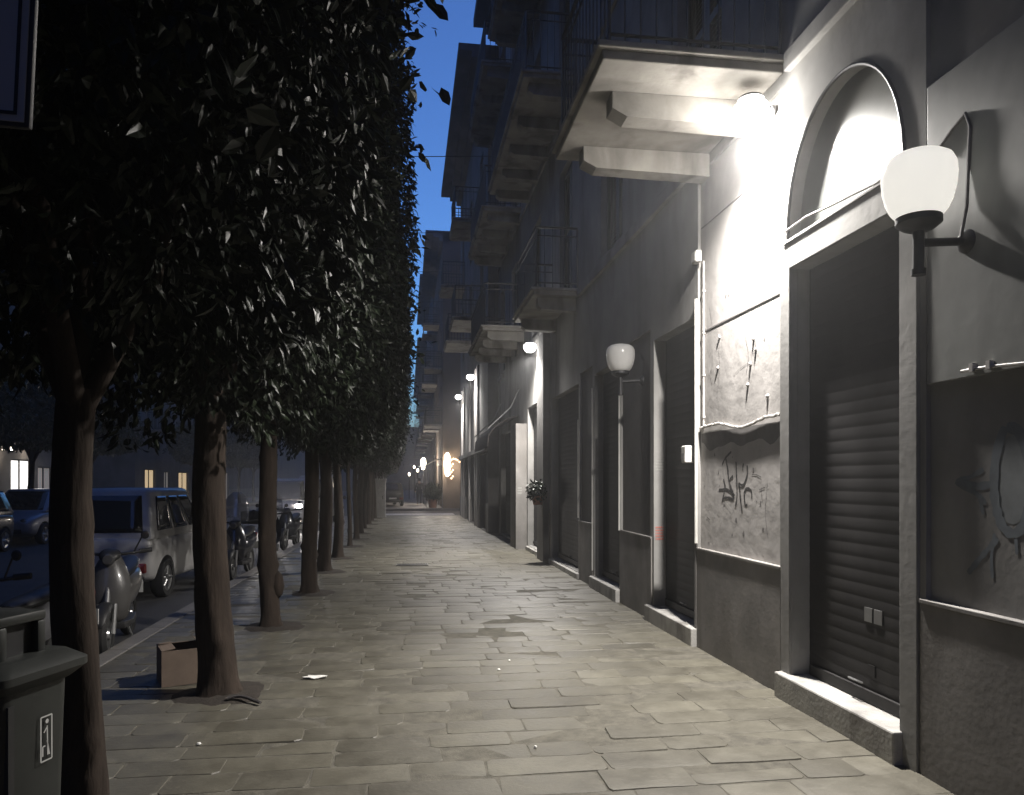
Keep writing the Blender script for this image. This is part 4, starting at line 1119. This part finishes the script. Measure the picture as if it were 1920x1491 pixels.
white = make_car('paint_white', 'white hatchback with dark roof seen from behind at the near kerb', roof_dark=False, H=1.62, L=3.5, W=1.42)
put(white, -4.22, 12.95, R(-2))
put(make_car('paint_silver', 'silver hatchback facing the camera across the road', H=1.5), -10.6, 23.2, PI)
put(make_car('paint_dark', 'dark car at the left edge of the road in front of the silver one', H=1.5), -10.5, 18.6, PI)
put(make_car('paint_grey', 'dark grey car parked behind the silver one across the road', H=1.48), -10.15, 28.2, PI)
on = make_car('paint_white', 'oncoming white car with headlights on facing the camera behind the scooters', lights=True, name='moving_car', H=1.62, van=True, L=4.0, W=1.6)
put(on, -4.24, 28.6, PI); on.scale = (1, 1, 1.12)
for sx in (-1, 1): add_light('headlight_beam', 'SPOT', (sx * .5, 2.12, .74), 220, (1, .93, .86), .06, on, (R(86), 0, 0), R(70), .6)
put(make_car('paint_white', 'white van parked beyond the scooters near the utility cabinet', van=True, H=1.95, L=4.3, W=1.7, cat='van', name='parked_van'), -3.75, 33.6, 0)
put(make_car('paint_dark', 'black car standing beyond the crossing near the tree row', H=1.5), -1.3, 49.5, R(12), 0)

# ------------------------------------------------------------------ scooters
def make_scooter(paint, label, screen=True, topbox=False):
    """heading +y, wheelbase 1.25, origin on the ground mid-way"""
    root = empty('parked_scooter', (0, 0, 0), 0, label, 'scooter', 'scooters parked along the near kerb')
    for nm, y in (('front_wheel', .64), ('rear_wheel', -.62)):
        b = MB(); r = .24
        b.lathe([(r - .09, -.045), (r - .03, -.055), (r, -.02), (r, .02), (r - .03, .055), (r - .09, .045)], (0, y, r), 26, axis='x', closed=True); wv = b.build(nm, M['rubber'], root)
        b = MB(); b.lathe([(0, -.05), (.05, -.05), (.06, -.03), (r - .088, -.035), (r - .088, .035), (.06, .03), (.05, .05), (0, .05)], (0, y, r), 20, axis='x'); b.build('rim', M['alloy'], wv)
    b = MB(); 
    for sx in (-.075, .075): b.tube([(sx, .64, .24), (sx, .55, .52)], .022, 8)
    b.tube([(0, .57, .45), (0, .38, .98)], .03, 10); b.build('fork', M['grey_metal'], root)
    def ring(pts): return [Vector(p) for p in pts]
    def sect(y, z, w_, h, k=10): return [(w_ * math.cos(2 * math.pi * j / k), y, z + h * math.sin(2 * math.pi * j / k)) for j in range(k)]
    b = MB(); b.loft([sect(.90, .34, .03, .03), sect(.84, .44, .075, .05), sect(.7, .52, .085, .05), sect(.52, .5, .07, .05), sect(.42, .42, .03, .03)]); b.build('front_fender', M['black'], root, subsurf=1)
    # leg shield
    b = MB(); rows = []
    for (z, y, w_, th) in ((.30, .40, .17, .05), (.45, .46, .22, .07), (.62, .46, .235, .085), (.78, .42, .21, .09), (.92, .37, .14, .08), (1.0, .34, .08, .05)):
        rows.append([(-w_, y - .06, z), (-w_ * .6, y + th * .6, z), (0, y + th, z), (w_ * .6, y + th * .6, z), (w_, y - .06, z), (w_ * .6, y + .0, z), (0, y + .03, z), (-w_ * .6, y + .0, z)])
    b.loft(rows); b.build('leg_shield', M[paint], root, subsurf=2)
    b = MB(); b.loft([[( -.14, .42, .25), (.14, .42, .25), (.14, .42, .32), (-.14, .42, .32)], [(-.17, .1, .24), (.17, .1, .24), (.17, .1, .30), (-.17, .1, .30)], [(-.15, -.2, .24), (.15, -.2, .24), (.15, -.2, .32), (-.15, -.2, .32)]]); b.build('floorboard', M['black'], root, bevel=.01)
    b = MB(); b.loft([sect(-.02, .50, .11, .18), sect(-.2, .53, .165, .2), sect(-.5, .60, .18, .17), sect(-.8, .68, .12, .1), sect(-.95, .72, .05, .04)]); b.build('rear_body', M[paint], root, subsurf=2)
    b = MB(); b.loft([sect(.06, .72, .09, .035), sect(-.1, .74, .135, .055), sect(-.4, .78, .15, .06), sect(-.7, .84, .12, .055), sect(-.86, .84, .05, .03)]); b.build('seat', M['black'], root, subsurf=1)
    b = MB(); b.tube([(-.34, .24, 1.02), (-.2, .30, 1.0), (0, .34, .98), (.2, .30, 1.0), (.34, .24, 1.02)], .016, 8); hb = b.build('handlebar', M['black'], root)
    for sx in (-1, 1):
        b = MB(); b.tube([(sx * .25, .27, 1.01), (sx * .36, .23, 1.02)], .024, 8); b.build('grip', M['rubber'], hb)
        b = MB(); b.tube([(sx * .2, .3, 1.0), (sx * .28, .32, 1.16)], .008, 6); b.lathe([(0, -.012), (.032, -.01), (.042, 0), (.032, .01), (0, .012)], (sx * .31, .32, 1.18), 12, axis='y'); b.build('mirror', M['black'], root)
    b = MB(); b.loft([sect(.28, 1.0, .05, .04), sect(.36, 1.0, .12, .07), sect(.44, .97, .10, .06), sect(.48, .95, .05, .03)]); b.build('handlebar_cover', M['black'], root, subsurf=1)
    b = MB(); b.lathe([(0, .03), (.045, .024), (.062, 0), (.05, -.03), (0, -.03)], (0, .485, .95), 16, axis='y'); b.build('headlight', M['clear_lens'], root)
    b = MB(); b.box(-.07, .07, -.99, -.93, .66, .74); b.build('tail_light', M['red_lens'], root, bevel=.015)
    b = MB(); b.box(-.1, .1, -.985, -.975, .42, .56); b.tube([(0, -.9, .6), (0, -.97, .5)], .012, 6); b.build('number_plate', M['plate'], root, smooth=False)
    b = MB(); b.tube([(.15, -.3, .3), (.17, -.55, .28), (.17, -.85, .36)], [.03, .05, .045], 10); b.build('exhaust', M['grey_metal'], root)
    b = MB(); b.tube([(.08, 0, .26), (.16, -.04, .02)], .012, 6); b.tube([(-.08, 0, .26), (-.16, -.04, .02)], .012, 6); b.build('stand', M['grey_metal'], root)
    if screen:
        b = MB(); N = 8; g = []
        for j in range(6):
            t = j / 5; z = 1.03 + .5 * t; hw_ = .23 * math.sqrt(max(.05, 1 - (max(0, t - .35) / .68) ** 2)); yb = .47 - .16 * t
            g.append([(hw_ * (2 * i / N - 1), yb - .09 * (2 * i / N - 1) ** 2, z) for i in range(N + 1)])
        for row in g: b.v += row
        for j in range(5):
            for i in range(N): k = j * (N + 1) + i; b.f.append((k, k + 1, k + N + 2, k + N + 1))
        o = b.build('windscreen', M['screen'], root, fix=False); md = o.modifiers.new('solid', 'SOLIDIFY'); md.thickness = .004
    if topbox:
        b = MB(); b.box(-.2, .2, -1.12, -.76, .90, 1.17); b.build('top_box', M['black'], root, bevel=.05)
    return root
def screen_mat():
    m = bpy.data.materials.new('clear_screen'); m.use_nodes = True; t = m.node_tree
    g = t.nodes.new('ShaderNodeBsdfGlossy'); g.inputs['Roughness'].default_value = .1
    tr = t.nodes.new('ShaderNodeBsdfTransparent'); tr.inputs[0].default_value = (.75, .75, .76, 1)
    d = t.nodes.new('ShaderNodeBsdfDiffuse'); d.inputs[0].default_value = (.5, .5, .5, 1)
    m1 = t.nodes.new('ShaderNodeMixShader'); m1.inputs[0].default_value = .5
    m2 = t.nodes.new('ShaderNodeMixShader'); m2.inputs[0].default_value = .22
    t.links.new(g.outputs[0], m1.inputs[1]); t.links.new(d.outputs[0], m1.inputs[2])
    t.links.new(tr.outputs[0], m2.inputs[1]); t.links.new(m1.outputs[0], m2.inputs[2])
    t.links.new(m2.outputs[0], t.nodes['Material Output'].inputs[0]); return m
M['screen'] = screen_mat()
put(make_scooter('paint_grey', 'grey scooter left of the first trunk behind the litter bin', screen=False), -3.1, 6.35, R(168))
put(make_scooter('paint_scooter', 'grey faired scooter between the first and second trunks, in front of the white hatchback', screen=False), -3.02, 8.35, R(190))
put(make_scooter('paint_dark', 'black scooter with tall windscreen between the second and third trunks', topbox=True), -3.0, 14.1, R(178))
put(make_scooter('paint_dark', 'black scooter between the third and fourth trunks before the oncoming car', topbox=True), -2.98, 17.0, R(5))
put(make_scooter('paint_dark', 'black scooter farthest along the kerb behind the close trunks', screen=False), -3.0, 19.9, R(175))

# ------------------------------------------------------------------ litter bin, box, sign, litter
lb = empty('litter_bin', (-1.40, 2.80, 0), R(72), 'dark plastic litter bin with a hooded square mouth in the bottom left corner', 'litter bin')
b = MB()
def rr_ring(hx, hy, z, c=.05):
    P = []
    for (cx, cy, a0) in ((hx - c, hy - c, 0), (-hx + c, hy - c, 90), (-hx + c, -hy + c, 180), (hx - c, -hy + c, 270)):
        for k in range(5): a = R(a0 + 22.5 * k); P.append((cx + c * math.cos(a), cy + c * math.sin(a), z))
    return P
b.loft([rr_ring(.13, .13, 0), rr_ring(.135, .135, .05), rr_ring(.155, .155, .9)]); bd = b.build('body', M['bin'], lb)
b = MB(); b.loft([rr_ring(.165, .165, .9005), rr_ring(.205, .205, .94), rr_ring(.205, .205, .965), rr_ring(.16, .16, 1.0)]); b.build('lid', M['bin'], lb)
b = MB()   # hood: four posts and a cap leaving dark mouths
for sx in (-1, 1):
    for sy in (-1, 1): b.box(sx * .082 - .018, sx * .082 + .018, sy * .082 - .018, sy * .082 + .018, .99, 1.11)
b.box(-.101, .101, -.101, .101, 1.1101, 1.145)
b.build('hood', M['bin'], lb, bevel=.008)
b = MB(); b.box(-.07, .07, -.07, .07, .995, 1.109); b.build('mouth', M['black'], lb, smooth=False)  # black box fills the openings in place of their shaded inside
for sx in (-.11,):
    b = MB(); b.box(sx - .012, sx + .012, -.158, -.140, .05, .86); b.build('rib', M['black'], bd, smooth=False)
# white pictogram: frame with a figure dropping litter
b = MB(); f0 = -.159
def strip(x0, z0, x1, z1, t=.005):
    x0, x1, z0, z1 = x0 * .8 + .035, x1 * .8 + .035, (z0 - .71) * .85 + .71, (z1 - .71) * .85 + .71
    d = Vector((x1 - x0, z1 - z0)).normalized(); n = Vector((-d.y, d.x)) * t / 2
    b.quad((x0 + n.x, f0 + (0), z0 + n.y), (x1 + n.x, f0, z1 + n.y), (x1 - n.x, f0, z1 - n.y), (x0 - n.x, f0, z0 - n.y))
for s in ((-.03, .62, .03, .62), (.03, .62, .03, .80), (.03, .80, -.03, .80), (-.03, .80, -.03, .62), (.008, .64, .004, .76), (.004, .755, -.014, .735), (-.02, .64, -.02, .68), (-.02, .68, -.006, .68), (.004, .70, .016, .64)): strip(*s)
n = 10; i = len(b.v); b.v += [(.038 + .007 * math.cos(2 * math.pi * k / n), f0, .768 + .008 * math.sin(2 * math.pi * k / n)) for k in range(n)]; b.f.append(tuple(range(i, i + n)))
b.build('pictogram', M['decal'], bd, smooth=False, fix=False)

cb = empty('cardboard_box', (*ground_at(338, 1277), 0), R(24), 'open brown cardboard box standing against the second tree trunk', 'box')
b = MB(); a = .155; h = .28; t = .006
b.box(-a, a, -a, -a + t, .004, h); b.box(-a, a, a - t, a, .004, h); b.box(-a, -a + t, -a + t, a - t, .004, h); b.box(a - t, a, -a + t, a - t, .004, h); b.box(-a + t, a - t, -a + t, a - t, .004, .004 + t)
bo = b.build('carton', M['cardboard'], cb, smooth=False)
for q, (p0, p1, d) in enumerate((((-a, -a), (-a, a), (.10, 0, .012)), ((-a, a), (a, a), (0, -.09, .016)), ((a, a), (a, -a), (-.05, 0, .05)))):
    b = MB(); z = h + .001; dv = Vector(d); A_ = Vector((*p0, z)); B_ = Vector((*p1, z)); up = Vector((0, 0, .004))
    pts = [A_, B_, B_ + dv - (B_ - A_) * .03, A_ + dv + (B_ - A_) * .03]
    b.v = [tuple(p) for p in pts] + [tuple(p + up) for p in pts]; b.f = [(0, 1, 2, 3), (7, 6, 5, 4), (0, 4, 5, 1), (1, 5, 6, 2), (2, 6, 7, 3), (3, 7, 4, 0)]
    b.build('flap', M['cardboard'], cb, smooth=False)
b = MB(); b.box(a + .0005, a + .002, -a, a, .11, .17); b.build('tape', M['tape'], bo, smooth=False)

sg = empty('street_sign', (-1.025, 1.62, 0), 0, 'pale rectangular sign with dark border hanging at the top left corner', 'sign')
b = MB(); b.tube([(-.05, .06, 0), (-.05, .06, 3.3)], .03, 12); b.build('post', M['grey_metal'], sg)
pl = MB(); pl.box(-.3, .3, -.008, .008, -.42, .42); p_ = pl.build('panel', M['sign_edge'], sg, bevel=.006)
p_.location = (.0, 0, 2.735); p_.rotation_euler = (0, R(2.6), -YAW * .2)
b = MB(); b.box(-.29, .29, -.011, -.0084, -.41, .41); b.build('face', M['sign_white'], p_, smooth=False)
b = MB(); 
for (x0, x1, z0, z1) in ((-.28, .277, -.397, -.391), (-.28, .277, .391, .397), (.271, .277, -.391, .391), (-.28, -.274, -.391, .391)): b.box(x0, x1, -.0135, -.0113, z0, z1)
b.build('border', M['sign_edge'], p_, smooth=False)

lx, ly = ground_at(590, 1272)
b = MB(); n = 12; rr = random.Random(9)
b.v = [(0, 0, .02)] + [(.11 * rr.uniform(.6, 1.1) * math.cos(2 * math.pi * k / n), .06 * rr.uniform(.6, 1.1) * math.sin(2 * math.pi * k / n), rr.uniform(.004, .02)) for k in range(n)]
b.f = [(0, 1 + k, 1 + (k + 1) % n) for k in range(n)]
o = b.build('paper_scrap', M['paper'], smooth=False, fix=False); o.location = (lx, ly, .004); tag(o, 'crumpled white paper scrap lying on the paving near the box', 'litter')
md = o.modifiers.new('solid', 'SOLIDIFY'); md.thickness = .003
for k, (u, v) in enumerate(((955, 1240), (935, 1257), (1004, 1403), (373, 1397))):
    x, y = ground_at(u, v); b = MB(); s = random.uniform(.007, .016); n = 6
    b.lathe([(0, 0), (s, .003), (s * .7, .01), (0, .012)], (0, 0, 0), 6)
    o = b.build('litter_scrap', M['paper'], smooth=False); o.location = (x, y, .004)
    tag(o, 'tiny pale scrap of litter lying on the paving slabs', 'litter', 'tiny litter scraps on the paving')
# dark bent hose by the second trunk
pts = [(TREE_X + .14 + .05 * k, 5.62 + .02 * k - .008 * k * k, .03 + .012 * math.sin(k)) for k in range(6)]
b = MB(); b.tube(pts, .012, 7); o = b.build('bent_stake', M['cable']); tag(o, 'dark bent rubber strip on the soil at the foot of the second trunk', 'rubber strip')

# ------------------------------------------------------------------ overhead wires
for k, (yy, z, lab) in enumerate(((21.2, 10.9, 'nearest'), (28.2, 11.0, 'second'), (34.2, 11.2, 'third'), (39.6, 11.1, 'fourth'), (50, 11.0, 'fifth'), (60, 11.0, 'sixth'))):
    xr = WX - .02 if yy < 22 else 2.0
    b = MB(); pts = [(xr + (-15 - xr) * t / 16, yy + .6 * t / 16, z - .5 * math.sin(math.pi * t / 16) + .04 * t) for t in range(17)]
    b.tube(pts, .012, 5); o = b.build('overhead_cable', M['cable']); tag(o, f'thin dark cable crossing the strip of sky, {lab} of the overhead cables from the camera', 'cable', 'overhead cables across the street')

# bulb high on the facade
bl = empty('balcony_bulb', (WX - .35, wy(918, WX - .35), wz(918, 237, WX - .35)), 0, 'tiny white bulb glowing high on the dark facade', 'bulb')
b = MB(); b.lathe([(0, -.04), (.03, -.02), (.035, .01), (.02, .04), (0, .05)], (0, 0, 0), 10); b.build('glass', M['lamp_warm'], bl)
b = MB(); b.tube([(.349, 0, .12), (0, 0, .12), (0, 0, .04)], .01, 5); b.build('arm', M['iron'], bl)

# ------------------------------------------------------------------ pedestrian
def skin_mesh(name, verts, edges, radii, m, parent, sub=2, root=0):
    me = bpy.data.meshes.new(name); me.from_pydata(verts, edges, []); me.update(); me.materials.append(m)
    o = bpy.data.objects.new(name, me); COL.objects.link(o); o.parent = parent
    md = o.modifiers.new('skin', 'SKIN'); md.use_smooth_shade = True
    for k, r in enumerate(radii): me.skin_vertices[0].data[k].radius = (r, r) if not isinstance(r, tuple) else r
    me.skin_vertices[0].data[root].use_root = True
    s = o.modifiers.new('sub', 'SUBSURF'); s.levels = sub; s.render_levels = sub
    return o
pe = empty('person', (.78, 50.5, 0), 0, 'person in dark clothes walking away beyond the crossing', 'person')
V = [(0, 0, .93), (0, 0, 1.12), (0, .01, 1.35), (0, .0, 1.48), (0, .01, 1.58), (0, .02, 1.70),
     (.1, 0, .90), (.11, .14, .50), (.11, .1, .08), (.11, .24, .04), (-.1, 0, .90), (-.11, .04, .49), (-.11, -.24, .14), (-.11, -.15, .04),
     (.19, 0, 1.42), (.25, -.06, 1.14), (.26, .06, .90), (.26, .1, .80), (-.19, 0, 1.42), (-.25, .06, 1.14), (-.26, .2, .92), (-.26, .24, .82)]
E = [(0, 1), (1, 2), (2, 3), (3, 4), (4, 5), (0, 6), (6, 7), (7, 8), (8, 9), (0, 10), (10, 11), (11, 12), (12, 13), (2, 14), (14, 15), (15, 16), (16, 17), (2, 18), (18, 19), (19, 20), (20, 21)]
RR = [.13, .12, .14, .055, .085, .08, .085, .06, .042, .035, .085, .06, .042, .035, .055, .042, .034, .03, .055, .042, .034, .03]
skin_mesh('body', V, E, RR, M['skin'], pe)
J = [0, 1, 2, 14, 15, 16, 18, 19, 20]; mp_ = {q: k for k, q in enumerate(J)}
skin_mesh('jacket', [V[q] if q else (0, 0, .86) for q in J], [(mp_[a], mp_[b_]) for a, b_ in ((0, 1), (1, 2), (2, 14), (14, 15), (15, 16), (2, 18), (18, 19), (19, 20))], [RR[q] * 1.4 for q in J], M['cloth'], pe)
J = [0, 6, 7, 8, 10, 11, 12]; mp2 = {q: k for k, q in enumerate(J)}
skin_mesh('trousers', [V[q] for q in J], [(mp2[a], mp2[b_]) for a, b_ in ((0, 6), (6, 7), (7, 8), (0, 10), (10, 11), (11, 12))], [RR[q] * 1.38 for q in J], M['cloth_blue'], pe)
b = MB(); b.lathe([(0, .12), (.06, .11), (.1, .06), (.108, 0), (.1, -.07), (.09, -.08), (0, .02)], (0, -.0, 1.68), 16); b.build('hair', M['hair'], pe)

# ------------------------------------------------------------------ thin air volume added to imitate lens glow round the lamps
b = MB(); b.box(-310, 310, -310, 410, -1.4, 24)
hz = b.build('glow_haze', bpy.data.materials.new('glow_haze_air'), smooth=False); tag(hz, kind='stuff')
hm = hz.data.materials[0]; hm.use_nodes = True; ht = hm.node_tree; ht.nodes.clear()
ho = ht.nodes.new('ShaderNodeOutputMaterial'); pv = ht.nodes.new('ShaderNodeVolumePrincipled')
pv.inputs['Color'].default_value = (.92, .93, .95, 1); pv.inputs['Density'].default_value = 0.0030; pv.inputs['Anisotropy'].default_value = 0.7
ht.links.new(pv.outputs[0], ho.inputs['Volume'])
# ------------------------------------------------------------------ render settings
sc.view_settings.view_transform = 'Standard'; sc.view_settings.look = 'None'; sc.view_settings.exposure = 0; sc.view_settings.gamma = 1
sc.render.engine = 'CYCLES'
cy = sc.cycles
cy.use_denoising = True
try: cy.denoiser = 'OPENIMAGEDENOISE'
except Exception: pass
cy.volume_bounces = 0; cy.max_bounces = 6; cy.diffuse_bounces = 4; cy.glossy_bounces = 3; cy.transparent_max_bounces = 8
cy.sample_clamp_indirect = 4.0; cy.caustics_reflective = False; cy.caustics_refractive = False
